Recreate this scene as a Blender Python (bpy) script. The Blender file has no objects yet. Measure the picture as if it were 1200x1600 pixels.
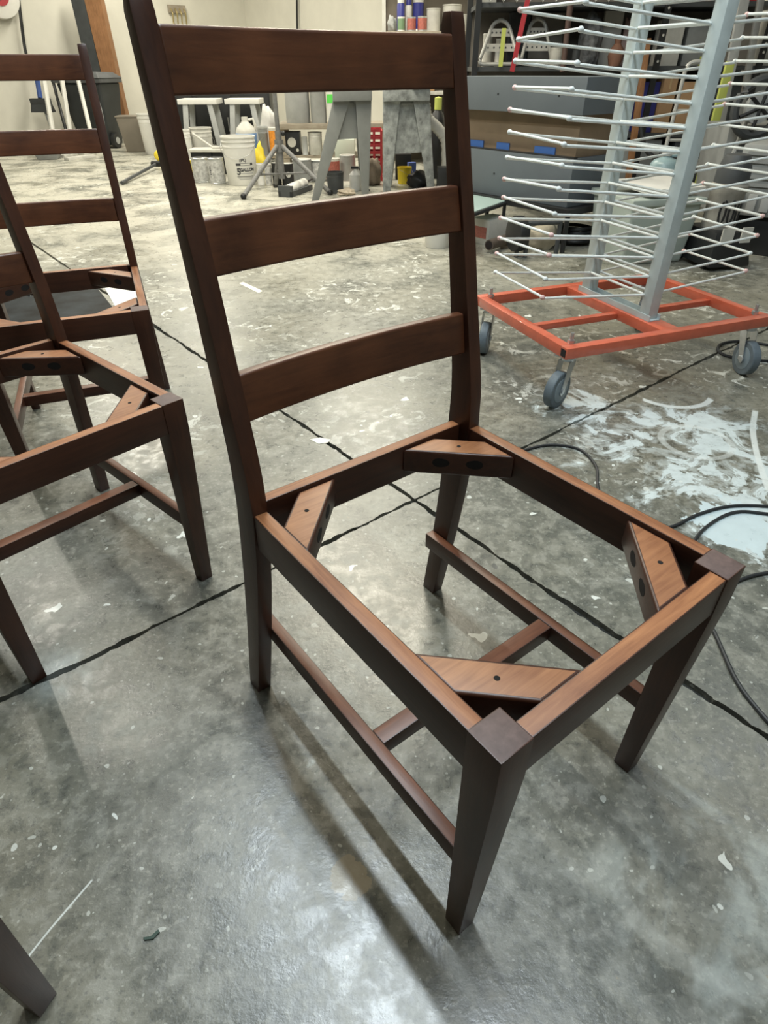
import bpy, bmesh, math, random
from mathutils import Vector, Matrix
random.seed(7)
SC = bpy.context.scene
COL = SC.collection
R = math.radians

# ------------------------------------------------------------------ camera
F, TH, RO, H = 945.0, 0.6315, -0.0044, 0.94588
_fw = Vector((0, math.cos(TH), -math.sin(TH)))
_rt0 = Vector((1, 0, 0)); _up0 = _rt0.cross(_fw)
CR = _rt0 * math.cos(RO) + _up0 * math.sin(RO)
CU = -_rt0 * math.sin(RO) + _up0 * math.cos(RO)
CW = _fw
cam_d = bpy.data.cameras.new('camera'); cam = bpy.data.objects.new('camera', cam_d)
COL.objects.link(cam)
cam_d.sensor_fit = 'VERTICAL'; cam_d.sensor_height = 36.0; cam_d.lens = F / 1600 * 36.0
cam_d.clip_start = 0.02; cam_d.clip_end = 100
cam.matrix_world = Matrix(((CR.x, CU.x, -CW.x, 0), (CR.y, CU.y, -CW.y, 0), (CR.z, CU.z, -CW.z, H), (0, 0, 0, 1)))
SC.camera = cam

# ------------------------------------------------------------------ view, world, light
SC.view_settings.view_transform = 'Standard'; SC.view_settings.look = 'None'
SC.view_settings.gamma = 1.0; SC.view_settings.use_curve_mapping = False
SC.view_settings.exposure = 0.0
SC.cycles.max_bounces = 6; SC.cycles.diffuse_bounces = 3; SC.cycles.glossy_bounces = 3; SC.cycles.transmission_bounces = 2
wd = bpy.data.worlds.new('world'); SC.world = wd; wd.use_nodes = True
wd.node_tree.nodes['Background'].inputs[0].default_value = (0.75, 0.78, 0.8, 1)
wd.node_tree.nodes['Background'].inputs[1].default_value = 0.02
AX = R(38.9)                      # the building's own axes against the camera
EX = Vector((math.cos(AX), math.sin(AX), 0)); EY = Vector((math.sin(AX), -math.cos(AX), 0))
CEIL = 3.3
# ceiling fluorescent rows (fixtures are built further down, each with its own lamp)
FIXT = [  # x, y, length, power, colour
    (0.03, 1.08, 2.44, 98, (0.845, 0.945, 1.0)),
    (1.65, -1.0, 2.44, 7, (0.86, 0.95, 1.0)),
    (-2.6, 3.4, 2.44, 58, (1.0, 0.95, 0.82)),
    (-0.3, 4.3, 2.44, 102, (1.0, 0.93, 0.76)),
    (2.6, 2.4, 1.22, 9, (0.92, 0.97, 1.0)),
    (-3.3, 7.2, 2.44, 108, (1.0, 0.95, 0.80)),
    (-0.2, 7.6, 2.44, 108, (1.0, 0.95, 0.80)),
    (-3.0, 10.4, 2.44, 92, (1.0, 0.95, 0.80)),
]

# ------------------------------------------------------------------ helpers: projection
def ray(px, py): return CW + CR * ((px - 600) / F) + CU * ((800 - py) / F)
def fl(px, py, z=0.0):
    d = ray(px, py); t = (z - H) / d.z
    return Vector((d.x * t, d.y * t, z))
def at(px, py, Y):
    d = ray(px, py); t = Y / d.y
    return Vector((d.x * t, Y, H + d.z * t))
def zat(X, Y, py):
    k = (800 - py) / F
    return H + (k * (X * CW.x + Y * CW.y) - (X * CU.x + Y * CU.y)) / (CU.z - k * CW.z)
def xat(px, Y, z):
    k = (px - 600) / F; dz = z - H
    return (k * (Y * CW.y + dz * CW.z) - (Y * CR.y + dz * CR.z)) / (CR.x - k * CW.x)
def mpp(P): return ((P[0] * CW.x + P[1] * CW.y + (P[2] - H) * CW.z)) / F
def spot(px, Y, z0, wpx, top):
    """base point, width and height of a thing standing on z0 in the plane Y"""
    X = xat(px, Y, z0); P = Vector((X, Y, z0))
    return P, wpx * mpp(P), zat(X, Y, top) - z0
def fspot(px, py, wpx, top):
    P = fl(px, py); w = wpx * mpp(P)
    return P, w, zat(P.x, P.y, top)

# ------------------------------------------------------------------ helpers: materials
def _nt(name):
    m = bpy.data.materials.new(name); m.use_nodes = True
    nt = m.node_tree; b = nt.nodes['Principled BSDF']
    return m, nt, b
_MC = {}
def mat(name, col, rough=0.5, metal=0.0, var=0.0, scale=12.0, bump=0.0, spec=0.5, alpha=1.0, trans=0.0, stretch=None, coat=0.0):
    if name in _MC: return _MC[name]
    m, nt, b = _nt(name)
    b.inputs['Base Color'].default_value = (*col, 1); b.inputs['Roughness'].default_value = rough
    b.inputs['Metallic'].default_value = metal; b.inputs['Specular IOR Level'].default_value = spec
    if trans: b.inputs['Transmission Weight'].default_value = trans
    if alpha < 1: b.inputs['Alpha'].default_value = alpha
    if coat: b.inputs['Coat Weight'].default_value = coat
    if var or bump:
        tc = nt.nodes.new('ShaderNodeTexCoord'); mp = nt.nodes.new('ShaderNodeMapping')
        nt.links.new(tc.outputs['Object'], mp.inputs[0])
        if stretch: mp.inputs['Scale'].default_value = stretch
        n = nt.nodes.new('ShaderNodeTexNoise'); n.inputs['Scale'].default_value = scale
        n.inputs['Detail'].default_value = 5; n.inputs['Roughness'].default_value = 0.6
        nt.links.new(mp.outputs[0], n.inputs['Vector'])
        if var:
            rp = nt.nodes.new('ShaderNodeValToRGB')
            rp.color_ramp.elements[0].position = 0.3; rp.color_ramp.elements[1].position = 0.72
            rp.color_ramp.elements[0].color = (*[c * (1 - var) for c in col], 1)
            rp.color_ramp.elements[1].color = (*[min(1, c * (1 + var)) for c in col], 1)
            nt.links.new(n.outputs[0], rp.inputs[0]); nt.links.new(rp.outputs[0], b.inputs['Base Color'])
        if bump:
            bp = nt.nodes.new('ShaderNodeBump'); bp.inputs['Strength'].default_value = bump; bp.inputs['Distance'].default_value = 0.01
            nt.links.new(n.outputs[0], bp.inputs['Height']); nt.links.new(bp.outputs[0], b.inputs['Normal'])
    _MC[name] = m
    return m

def wood(name, dark, light, axis, rough=0.38, blotch=0.5):
    """stained wood, grain running along a local axis"""
    m, nt, b = _nt(name)
    tc = nt.nodes.new('ShaderNodeTexCoord'); mp = nt.nodes.new('ShaderNodeMapping')
    s = [22.0, 22.0, 22.0]; s[axis] = 1.6
    mp.inputs['Scale'].default_value = s
    nt.links.new(tc.outputs['Object'], mp.inputs[0])
    n = nt.nodes.new('ShaderNodeTexNoise'); n.inputs['Scale'].default_value = 5; n.inputs['Detail'].default_value = 8
    n.inputs['Roughness'].default_value = 0.65; n.inputs['Distortion'].default_value = 0.6
    nt.links.new(mp.outputs[0], n.inputs['Vector'])
    n2 = nt.nodes.new('ShaderNodeTexNoise'); n2.inputs['Scale'].default_value = 9; n2.inputs['Detail'].default_value = 4
    nt.links.new(tc.outputs['Object'], n2.inputs['Vector'])
    mx = nt.nodes.new('ShaderNodeMath'); mx.operation = 'MULTIPLY_ADD'; mx.inputs[1].default_value = blotch
    nt.links.new(n2.outputs[0], mx.inputs[0])
    sb = nt.nodes.new('ShaderNodeMath'); sb.operation = 'MULTIPLY'; sb.inputs[1].default_value = 1 - blotch
    nt.links.new(n.outputs[0], sb.inputs[0]); nt.links.new(sb.outputs[0], mx.inputs[2])
    rp = nt.nodes.new('ShaderNodeValToRGB')
    rp.color_ramp.elements[0].position = 0.36; rp.color_ramp.elements[1].position = 0.66
    rp.color_ramp.elements[0].color = (*dark, 1); rp.color_ramp.elements[1].color = (*light, 1)
    nt.links.new(mx.outputs[0], rp.inputs[0]); nt.links.new(rp.outputs[0], b.inputs['Base Color'])
    b.inputs['Roughness'].default_value = rough
    bp = nt.nodes.new('ShaderNodeBump'); bp.inputs['Strength'].default_value = 0.12; bp.inputs['Distance'].default_value = 0.002
    nt.links.new(n.outputs[0], bp.inputs['Height']); nt.links.new(bp.outputs[0], b.inputs['Normal'])
    return m

# ------------------------------------------------------------------ helpers: meshes
class MB:
    def __init__(s): s.bm = bmesh.new()
    def face(s, vs, mi=0):
        try:
            f = s.bm.faces.new(vs); f.material_index = mi; return f
        except ValueError: return None
    def hexa(s, b4, t4, mi=0, top=None):
        b = [s.bm.verts.new(p) for p in b4]; t = [s.bm.verts.new(p) for p in t4]
        s.face(b[::-1], mi); s.face(t, mi if top is None else top)
        for i in range(4):
            j = (i + 1) % 4; s.face([b[i], b[j], t[j], t[i]], mi)
        return s
    def box(s, x0, x1, y0, y1, z0, z1, mi=0, top=None):
        return s.hexa([(x0, y0, z0), (x1, y0, z0), (x1, y1, z0), (x0, y1, z0)],
                      [(x0, y0, z1), (x1, y0, z1), (x1, y1, z1), (x0, y1, z1)], mi, top)
    def prism(s, pts, z0, z1, mi=0, top=None):
        b = [s.bm.verts.new((p[0], p[1], z0)) for p in pts]; t = [s.bm.verts.new((p[0], p[1], z1)) for p in pts]
        s.face(b[::-1], mi); s.face(t, mi if top is None else top); n = len(pts)
        for i in range(n):
            j = (i + 1) % n; s.face([b[i], b[j], t[j], t[i]], mi)
        return s
    def prism3(s, pts, off, mi=0):
        """planar polygon of 3-D points, given thickness by a vector"""
        off = Vector(off); a = [s.bm.verts.new(Vector(p)) for p in pts]; b = [s.bm.verts.new(Vector(p) + off) for p in pts]
        s.face(a[::-1], mi); s.face(b, mi); n = len(pts)
        for i in range(n):
            j = (i + 1) % n; s.face([a[i], a[j], b[j], b[i]], mi)
        return s
    def ring(s, c, d, r, n, ref=None):
        d = Vector(d).normalized(); a = ref if ref is not None else (Vector((0, 0, 1)) if abs(d.z) < 0.9 else Vector((1, 0, 0)))
        x = d.cross(a).normalized(); y = d.cross(x)
        return [s.bm.verts.new(Vector(c) + (x * math.cos(2 * math.pi * i / n) + y * math.sin(2 * math.pi * i / n)) * r) for i in range(n)]
    def skin(s, A, B, mi=0):
        n = len(A)
        for i in range(n):
            j = (i + 1) % n; s.face([A[i], A[j], B[j], B[i]], mi)
    def cyl(s, p0, p1, r0, r1=None, n=16, mi=0, caps=True):
        r1 = r0 if r1 is None else r1; d = Vector(p1) - Vector(p0)
        A = s.ring(p0, d, r0, n); B = s.ring(p1, d, r1, n); s.skin(A, B, mi)
        if caps: s.face(A[::-1], mi); s.face(B, mi)
        return s
    def tube(s, pts, r, n=8, closed=False, mi=0, rs=None):
        pts = [Vector(p) for p in pts]; N = len(pts); rings = []
        for i, p in enumerate(pts):
            if closed: d = pts[(i + 1) % N] - pts[i - 1]
            else: d = pts[min(i + 1, N - 1)] - pts[max(i - 1, 0)]
            rings.append(s.ring(p, d, rs[i] if rs else r, n))
        for i in range(N if closed else N - 1): s.skin(rings[i], rings[(i + 1) % N], mi)
        if not closed: s.face(rings[0][::-1], mi); s.face(rings[-1], mi)
        return s
    def lathe(s, prof, c=(0, 0, 0), n=28, mi=0, mis=None, axis=None):
        rings = []
        for r, z in prof:
            if r < 1e-5: rings.append(s.bm.verts.new((c[0], c[1], c[2] + z)))
            else: rings.append([s.bm.verts.new((c[0] + r * math.cos(2 * math.pi * i / n), c[1] + r * math.sin(2 * math.pi * i / n), c[2] + z)) for i in range(n)])
        for k in range(len(rings) - 1):
            A, B = rings[k], rings[k + 1]; m_ = mis[k] if mis else mi
            for i in range(n):
                j = (i + 1) % n
                if isinstance(A, list) and isinstance(B, list): s.face([A[i], A[j], B[j], B[i]], m_)
                elif isinstance(A, list): s.face([A[i], A[j], B], m_)
                elif isinstance(B, list): s.face([A, B[j], B[i]], m_)
        return s
    def ball(s, c, r, mi=0, sc=(1, 1, 1), u=10, v=7):
        g = bmesh.ops.create_uvsphere(s.bm, u_segments=u, v_segments=v, radius=r)
        for q in g['verts']: q.co = Vector((q.co.x * sc[0], q.co.y * sc[1], q.co.z * sc[2])) + Vector(c)
        for q in g['verts']:
            for f in q.link_faces: f.material_index = mi
        return s
    def xf(s, M):
        bmesh.ops.transform(s.bm, matrix=M, verts=s.bm.verts); return s
    def jitter(s, a):
        for v in s.bm.verts: v.co += Vector((random.uniform(-a, a), random.uniform(-a, a), random.uniform(-a, a)))
        return s
    def build(s, name, mats, parent=None, bevel=0.0, seg=2, ang=40, recalc=True, loc=None, rot=None):
        bm = s.bm
        if recalc: bmesh.ops.recalc_face_normals(bm, faces=bm.faces)
        if bevel:
            es = [e for e in bm.edges if len(e.link_faces) == 2 and e.calc_face_angle(0) > R(30)]
            bmesh.ops.bevel(bm, geom=es, offset=bevel, segments=seg, affect='EDGES', profile=0.6, clamp_overlap=True)
        me = bpy.data.meshes.new(name); bm.to_mesh(me); bm.free()
        for m in (mats if isinstance(mats, (list, tuple)) else [mats]): me.materials.append(m)
        for p in me.polygons: p.use_smooth = True
        me.set_sharp_from_angle(angle=R(ang))
        o = bpy.data.objects.new(name, me); COL.objects.link(o)
        if parent is not None: o.parent = parent
        if loc is not None: o.location = loc
        if rot is not None: o.rotation_euler = rot
        return o

def tag(o, label, cat, group=None, kind=None):
    o['label'] = label; o['category'] = cat
    if group: o['group'] = group
    if kind: o['kind'] = kind
    return o
def thing(name, label, cat, loc=(0, 0, 0), rz=0.0, group=None):
    o = bpy.data.objects.new(name, None); COL.objects.link(o); o.empty_display_size = 0.05
    o.location = loc; o.rotation_euler = (0, 0, rz)
    return tag(o, label, cat, group)
def struct(o, label=None):
    o['kind'] = 'structure'
    if label: o['label'] = label
    return o
def copy_tree(root, loc, rz, label):
    r = root.copy(); COL.objects.link(r); r.location = loc; r.rotation_euler = (0, 0, rz); r['label'] = label
    for ch in list(root.children):
        c = ch.copy(); COL.objects.link(c); c.parent = r
        for g in list(ch.children):
            d = g.copy(); COL.objects.link(d); d.parent = c
    return r
def text_mesh(s, size, bold=0.0):
    cu = bpy.data.curves.new('lettering', 'FONT'); cu.body = s; cu.size = size; cu.align_x = 'CENTER'; cu.align_y = 'CENTER'
    cu.extrude = 0.0004; cu.offset = bold; cu.resolution_u = 3
    o = bpy.data.objects.new('lettering', cu); COL.objects.link(o)
    me = bpy.data.meshes.new_from_object(o.evaluated_get(bpy.context.evaluated_depsgraph_get()))
    bpy.data.objects.remove(o); bpy.data.curves.remove(cu)
    return me
def text_part(name, s, size, m, parent, fn, bold=0.0):
    """lettering laid onto a surface: fn maps (x, y, depth) in the text plane to a point"""
    me = text_mesh(s, size, bold)
    for v in me.vertices: v.co = fn(v.co.x, v.co.y, v.co.z)
    me.materials.clear(); me.materials.append(m)
    o = bpy.data.objects.new(name, me); COL.objects.link(o); o.parent = parent
    return o

# ------------------------------------------------------------------ floor material
def floor_material():
    m, nt, b = _nt('stained_concrete')
    N, L = nt.nodes, nt.links
    tc = N.new('ShaderNodeTexCoord'); P = tc.outputs['Object']
    def noise(scale, detail=5, rough=0.6, dist=0.0, vec=None):
        n = N.new('ShaderNodeTexNoise'); n.inputs['Scale'].default_value = scale; n.inputs['Detail'].default_value = detail
        n.inputs['Roughness'].default_value = rough; n.inputs['Distortion'].default_value = dist
        L.new(vec or P, n.inputs['Vector']); return n.outputs[0]
    def mp(a, lo, hi, o0=0.0, o1=1.0, smooth=True):
        r = N.new('ShaderNodeMapRange'); r.clamp = True
        if smooth: r.interpolation_type = 'SMOOTHSTEP'
        r.inputs[1].default_value = lo; r.inputs[2].default_value = hi; r.inputs[3].default_value = o0; r.inputs[4].default_value = o1
        L.new(a, r.inputs[0]); return r.outputs[0]
    def ma(op, a, c):
        q = N.new('ShaderNodeMath'); q.operation = op
        for i, v in enumerate((a, c)):
            if isinstance(v, (int, float)): q.inputs[i].default_value = v
            else: L.new(v, q.inputs[i])
        return q.outputs[0]
    def mix(f, A, B):
        q = N.new('ShaderNodeMix'); q.data_type = 'RGBA'
        if isinstance(f, (int, float)): q.inputs[0].default_value = f
        else: L.new(f, q.inputs[0])
        for i, v in ((6, A), (7, B)):
            if isinstance(v, tuple): q.inputs[i].default_value = (*v, 1)
            else: L.new(v, q.inputs[i])
        return q.outputs[2]
    def mapping(sc, rz=0.0):
        q = N.new('ShaderNodeMapping'); q.inputs['Scale'].default_value = sc; q.inputs['Rotation'].default_value = (0, 0, rz)
        L.new(P, q.inputs[0]); return q.outputs[0]
    def patch(x, y, rad, soft=0.6):
        q = N.new('ShaderNodeVectorMath'); q.operation = 'DISTANCE'; q.inputs[1].default_value = (x, y, 0); L.new(P, q.inputs[0])
        return mp(q.outputs['Value'], rad * (1 - soft), rad, 1.0, 0.0)
    nw = N.new('ShaderNodeTexNoise'); nw.inputs['Scale'].default_value = 34; nw.inputs['Detail'].default_value = 1; L.new(P, nw.inputs['Vector'])
    def drops(scale, size, keep, warp=0.02):
        wv = N.new('ShaderNodeVectorMath'); wv.operation = 'MULTIPLY_ADD'; wv.inputs[1].default_value = (warp,) * 3
        L.new(nw.outputs['Color'], wv.inputs[0]); L.new(P, wv.inputs[2])
        v = N.new('ShaderNodeTexVoronoi'); v.inputs['Scale'].default_value = scale; L.new(wv.outputs[0], v.inputs['Vector'])
        sp = N.new('ShaderNodeSeparateColor'); L.new(v.outputs['Color'], sp.inputs[0])
        rad = ma('MULTIPLY', sp.outputs[0], size); on = ma('GREATER_THAN', sp.outputs[1], keep)
        return ma('MULTIPLY', ma('LESS_THAN', v.outputs['Distance'], rad), on)
    sx = N.new('ShaderNodeSeparateXYZ'); L.new(P, sx.inputs[0])
    big = noise(1.5, 4, 0.55, 0.4); mid = noise(7, 5, 0.62, 0.5); sml = noise(24, 4, 0.65, 0.3); fine = noise(85, 3, 0.7)
    c = mix(mp(big, 0.36, 0.66), (0.112, 0.117, 0.098), (0.168, 0.160, 0.120))
    c = mix(ma('MULTIPLY', mp(mid, 0.46, 0.70), 0.50), c, (0.26, 0.255, 0.21))
    c = mix(ma('MULTIPLY', mp(mid, 0.50, 0.30), 0.45), c, (0.082, 0.082, 0.070))
    c = mix(ma('MULTIPLY', mp(sml, 0.51, 0.62), 0.34), c, (0.29, 0.288, 0.245))
    c = mix(ma('MULTIPLY', mp(sml, 0.48, 0.38), 0.50), c, (0.075, 0.080, 0.070))
    c = mix(ma('MULTIPLY', mp(fine, 0.55, 0.64), 0.32), c, (0.36, 0.355, 0.30))
    c = mix(ma('MULTIPLY', mp(fine, 0.44, 0.36), 0.45), c, (0.055, 0.057, 0.05))
    # thin dusty paint film growing towards the spray area at the back
    far = mp(sx.outputs[1], 1.8, 6.0)
    film = noise(2.6, 6, 0.70, 0.5)
    c = mix(ma('MULTIPLY', mp(film, 0.36, 0.58), ma('MULTIPLY', far, 0.85)), c, (0.62, 0.60, 0.51))
    clump = mp(noise(2.1, 4, 0.6), 0.44, 0.62)
    smear = noise(13, 5, 0.68, 1.3)
    midz = ma('ADD', ma('MULTIPLY', mp(sx.outputs[1], 1.0, 2.6), 0.75), ma('MULTIPLY', mp(sx.outputs[1], 0.3, 1.0), 0.18))
    c = mix(ma('MULTIPLY', ma('MULTIPLY', mp(smear, 0.555, 0.60), clump), midz), c, (0.66, 0.67, 0.61))
    # spilled pale blue-white paint round the drying rack
    spill = None
    for x, y, r_, s_ in ((0.66, 1.88, 0.30, 0.9), (0.98, 1.70, 0.48, 0.9), (0.95, 1.42, 0.44, 0.8), (0.93, 1.24, 0.26, 0.6), (0.74, 1.62, 0.34, 0.9)):
        p_ = patch(x, y, r_, s_); spill = p_ if spill is None else ma('MAXIMUM', spill, p_)
    sn = noise(5.5, 6, 0.66, 1.3)
    edge = ma('ADD', ma('MULTIPLY', spill, 0.30), sn)
    c = mix(ma('MULTIPLY', mp(edge, 0.66, 0.76), ma('MULTIPLY', mp(sml, 0.40, 0.56), 0.55)), c, (0.55, 0.61, 0.60))
    c = mix(ma('MULTIPLY', mp(edge, 0.77, 0.79), 0.75), c, (0.66, 0.74, 0.74))
    solid = ma('ADD', ma('MULTIPLY', patch(0.90, 1.225, 0.20, 0.8), 0.45), mid)
    c = mix(ma('MULTIPLY', mp(solid, 0.80, 0.815), 0.95), c, (0.56, 0.66, 0.68))
    # faint wiped haze at lower right and beside the left chair
    haze = ma('MAXIMUM', patch(0.47, 0.36, 0.26, 0.8), ma('MULTIPLY', patch(-0.62, 0.77, 0.10, 0.9), 1.2))
    hz = noise(3.0, 5, 0.62, 2.6)
    c = mix(ma('MULTIPLY', ma('MULTIPLY', mp(hz, 0.40, 0.62), haze), 0.48), c, (0.50, 0.55, 0.53))
    # wiped arcs of white paint
    def arc(cx, cy, r_, wd_, px_, py_, pr_):
        q = N.new('ShaderNodeVectorMath'); q.operation = 'DISTANCE'; q.inputs[1].default_value = (cx, cy, 0); L.new(P, q.inputs[0])
        dd = ma('ABSOLUTE', ma('SUBTRACT', ma('ADD', q.outputs['Value'], ma('MULTIPLY', ma('SUBTRACT', big, 0.5), 0.03)), r_), 0)
        return ma('MULTIPLY', mp(dd, wd_ * .6, wd_, 1.0, 0.0), mp(patch(px_, py_, pr_, 0.3), 0.2, 0.5))
    for args, k_ in (((1.04, 2.047, 0.151, 0.013, 1.04, 1.91, 0.15), 0.85), ((3.0, 0.87, 2.0, 0.011, 1.16, 1.63, 0.30), 0.85), ((0.98, 1.66, 0.105, 0.012, 0.98, 1.66, 0.3), 0.4), ((1.3007, -0.6176, 2.0, 0.0018, -0.4535, 0.343, 0.066), 0.7), ((0.46, 0.40, 0.13, 0.016, 0.40, 0.30, 0.12), 0.1)):
        c = mix(ma('MULTIPLY', arc(*args), k_), c, (0.70, 0.74, 0.71))
    # drips and splatter
    dens = clump
    d1 = drops(9, 0.17, 0.62, 0.05); d2 = drops(24, 0.22, 0.62, 0.03); d3 = drops(4.0, 0.075, 0.45, 0.05); d4 = drops(55, 0.24, 0.80, 0.022); d5 = drops(110, 0.26, 0.80, 0.012)
    c = mix(ma('MULTIPLY', ma('MULTIPLY', d2, dens), 0.8), c, (0.72, 0.75, 0.70))
    c = mix(ma('MULTIPLY', d4, 0.5), c, (0.62, 0.64, 0.58)); c = mix(ma('MULTIPLY', d5, 0.35), c, (0.55, 0.56, 0.50))
    brn = ma('ADD', ma('MULTIPLY', patch(-0.053, 0.392, 0.05, 0.8), 0.4), sml)
    c = mix(ma('MULTIPLY', mp(brn, 0.72, 0.76), 0.8), c, (0.30, 0.255, 0.17))
    c = mix(ma('MULTIPLY', d1, 0.8), c, (0.72, 0.75, 0.70)); c = mix(ma('MULTIPLY', d3, 0.9), c, (0.80, 0.83, 0.79))
    dk = drops(7.3, 0.08, 0.78, 0.03); c = mix(ma('MULTIPLY', dk, 0.7), c, (0.035, 0.04, 0.04))
    L.new(c, b.inputs['Base Color'])
    rr = mp(sml, 0.35, 0.65, 0.27, 0.40); L.new(rr, b.inputs['Roughness'])
    b.inputs['Specular IOR Level'].default_value = 0.85
    bp = N.new('ShaderNodeBump'); bp.inputs['Strength'].default_value = 0.10; bp.inputs['Distance'].default_value = 0.004
    L.new(fine, bp.inputs['Height']); L.new(bp.outputs[0], b.inputs['Normal'])
    return m
M_FLOOR = floor_material()
M_JOINT = mat('joint_dirt', (0.018, 0.019, 0.017), 0.95, var=0.4, scale=60)

# ------------------------------------------------------------------ structure: floor slabs, walls, ceiling
JC = fl(647, 782)
def AB(a, b_, z=0.0): return JC + EX * a + EY * b_ + Vector((0, 0, z))     # building coordinates round the joint crossing
AMIN, AMAX, BMIN, BMAX = -7.0, 12.0, -12.0, 5.5
fb = MB(); fb.prism([AB(AMIN - .2, BMAX + .2), AB(AMAX + .2, BMAX + .2), AB(AMAX + .2, BMIN - .2), AB(AMIN - .2, BMIN - .2)], -0.08, -0.014)
floor = struct(fb.build('floor', M_JOINT), 'paint-spattered concrete workshop floor with saw-cut joints')
def edge_pts(t_end, sign_n, horizontal, seedk):
    """points of a slab edge along a joint, from the crossing outwards; jagged like a worn saw cut"""
    rnd = random.Random(seedk); out = []; t = 0.010
    off = 0.0055
    while t < abs(t_end):
        near = t < 3.2
        off += rnd.uniform(-0.0036, 0.0036); off = min(0.0100, max(0.0028, off))
        o_ = off * sign_n
        s = math.copysign(t, t_end)
        out.append((s, o_) if horizontal else (o_, s))
        t += rnd.uniform(0.005, 0.016) if near else 0.4
    out.append((t_end, 0.005 * sign_n) if horizontal else (0.005 * sign_n, t_end))
    return out
k = 0
for ea, sa in ((AMIN, -1), (AMAX, 1)):
    for eb, sb_ in ((BMIN, -1), (BMAX, 1)):
        k += 1
        e1 = edge_pts(ea, sb_, True, 10 + k); e2 = edge_pts(eb, sa, False, 30 + k)
        poly = [(sa * 0.006, sb_ * 0.006)] + e1 + [(ea, eb)] + e2[::-1]
        q = MB(); q.prism([AB(a, b_) for a, b_ in poly], -0.014, 0.0)
        struct(q.build('slab', M_FLOOR, floor), None)

M_WALL = mat('cream_painted_wall', (0.70, 0.68, 0.60), 0.75, var=0.06, scale=2.5)
M_CEIL = mat('grey_ceiling', (0.36, 0.36, 0.33), 0.9)  # unseen ceiling, toned down to grey to cut its bounce light
def wall(name, a0, a1, b0, b1, label, z1=CEIL):
    q = MB(); q.prism([AB(a0, b0), AB(a1, b0), AB(a1, b1), AB(a0, b1)], 0.0, z1)
    return struct(q.build(name, M_WALL), label)
AMX, BMN = 8.75, -9.55       # inner faces of the two walls that meet in the far corner
PC = Vector((-2.37, 13.56, 0)) - JC
AMX = PC.dot(EX); BMN = PC.dot(EY)
wall('wall_left', AMIN, AMX + .15, BMN - .15, BMN, 'cream painted wall behind the wheeled bin')
wall('wall_back', AMX, AMX + .15, BMN, BMAX, 'cream painted wall behind the shelving')
wall('wall_right', AMIN, AMX, BMAX, BMAX + .15, 'cream painted wall on the right, out of view')
wall('wall_front', AMIN - .15, AMIN, BMN, BMAX, 'cream painted wall behind the viewer')
q = MB(); q.prism([AB(AMIN, BMAX), AB(AMX, BMAX), AB(AMX, BMN), AB(AMIN, BMN)], CEIL, CEIL + 0.1)
struct(q.build('ceiling', M_CEIL), 'grey workshop ceiling, out of view')

# ceiling light fixtures
M_FIX = mat('white_enamel', (0.8, 0.8, 0.8), 0.4)
LNAMES = ['above the near seat frame', 'above the spot where the viewer stands', 'above the far left seat frame', 'above the clear floor', 'above the drying rack', 'above the left clear floor', 'above the sawhorses', 'nearest the wheeled bin']
for i, (x, y, ln, pw, colr) in enumerate(FIXT):
    t = thing('ceiling_light', 'twin-tube fluorescent ceiling light ' + LNAMES[i], 'ceiling light', (x, y, CEIL - 0.09), AX - math.pi / 2, 'fluorescent ceiling lights')
    q = MB(); q.hexa([(-ln / 2, -.05, .03), (ln / 2, -.05, .03), (ln / 2, .05, .03), (-ln / 2, .05, .03)], [(-ln / 2, -.09, .09), (ln / 2, -.09, .09), (ln / 2, .09, .09), (-ln / 2, .09, .09)])
    q.build('housing', M_FIX, t, bevel=0.004)
    em = bpy.data.materials.new('lit_tube_%d' % i); em.use_nodes = True
    eb = em.node_tree.nodes['Principled BSDF']; eb.inputs['Emission Color'].default_value = (*colr, 1); eb.inputs['Emission Strength'].default_value = 6
    for s in (-1, 1):
        q = MB(); q.cyl((-ln / 2 + .02, s * .045, .012), (ln / 2 - .02, s * .045, .012), .013, n=10); q.build('tube', em, t)
    ld = bpy.data.lights.new('tube_light', 'AREA'); ld.shape = 'RECTANGLE'; ld.size = ln; ld.size_y = 0.07; ld.energy = pw; ld.color = colr
    lo = bpy.data.objects.new('tube_light', ld); COL.objects.link(lo); lo.parent = t; lo.location = (0, 0, -0.012)

# ------------------------------------------------------------------ dining chairs without seats
S_D, S_L = (0.034, 0.0115, 0.0064), (0.074, 0.0255, 0.0120)
M_STX = wood('stained_wood_x', S_D, S_L, 0); M_STY = wood('stained_wood_y', S_D, S_L, 1); M_STZ = wood('stained_wood_z', S_D, S_L, 2)
T_D, T_L = (0.17, 0.056, 0.020), (0.40, 0.175, 0.072)
M_TPX = wood('bare_edge_x', T_D, T_L, 0, 0.5, 0.35); M_TPY = wood('bare_edge_y', T_D, T_L, 1, 0.5, 0.35)
M_BLK = wood('block_wood', (0.20, 0.075, 0.030), (0.42, 0.195, 0.085), 0, 0.45, 0.5)
M_STT = wood('stretcher_wood', (0.10, 0.034, 0.016), (0.21, 0.08, 0.038), 0, 0.4, 0.5)
M_STTY = wood('stretcher_wood_y', (0.10, 0.034, 0.016), (0.21, 0.08, 0.038), 1, 0.4, 0.5)
M_END = mat('end_grain', (0.115, 0.075, 0.066), 0.6, var=0.25, scale=90)
M_HOLE = mat('hole_shadow', (0.006, 0.004, 0.003), 0.9)
M_SLAT = wood('slat_wood', (0.050, 0.0165, 0.0075), (0.150, 0.054, 0.022), 0, 0.36, 0.65)

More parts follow.
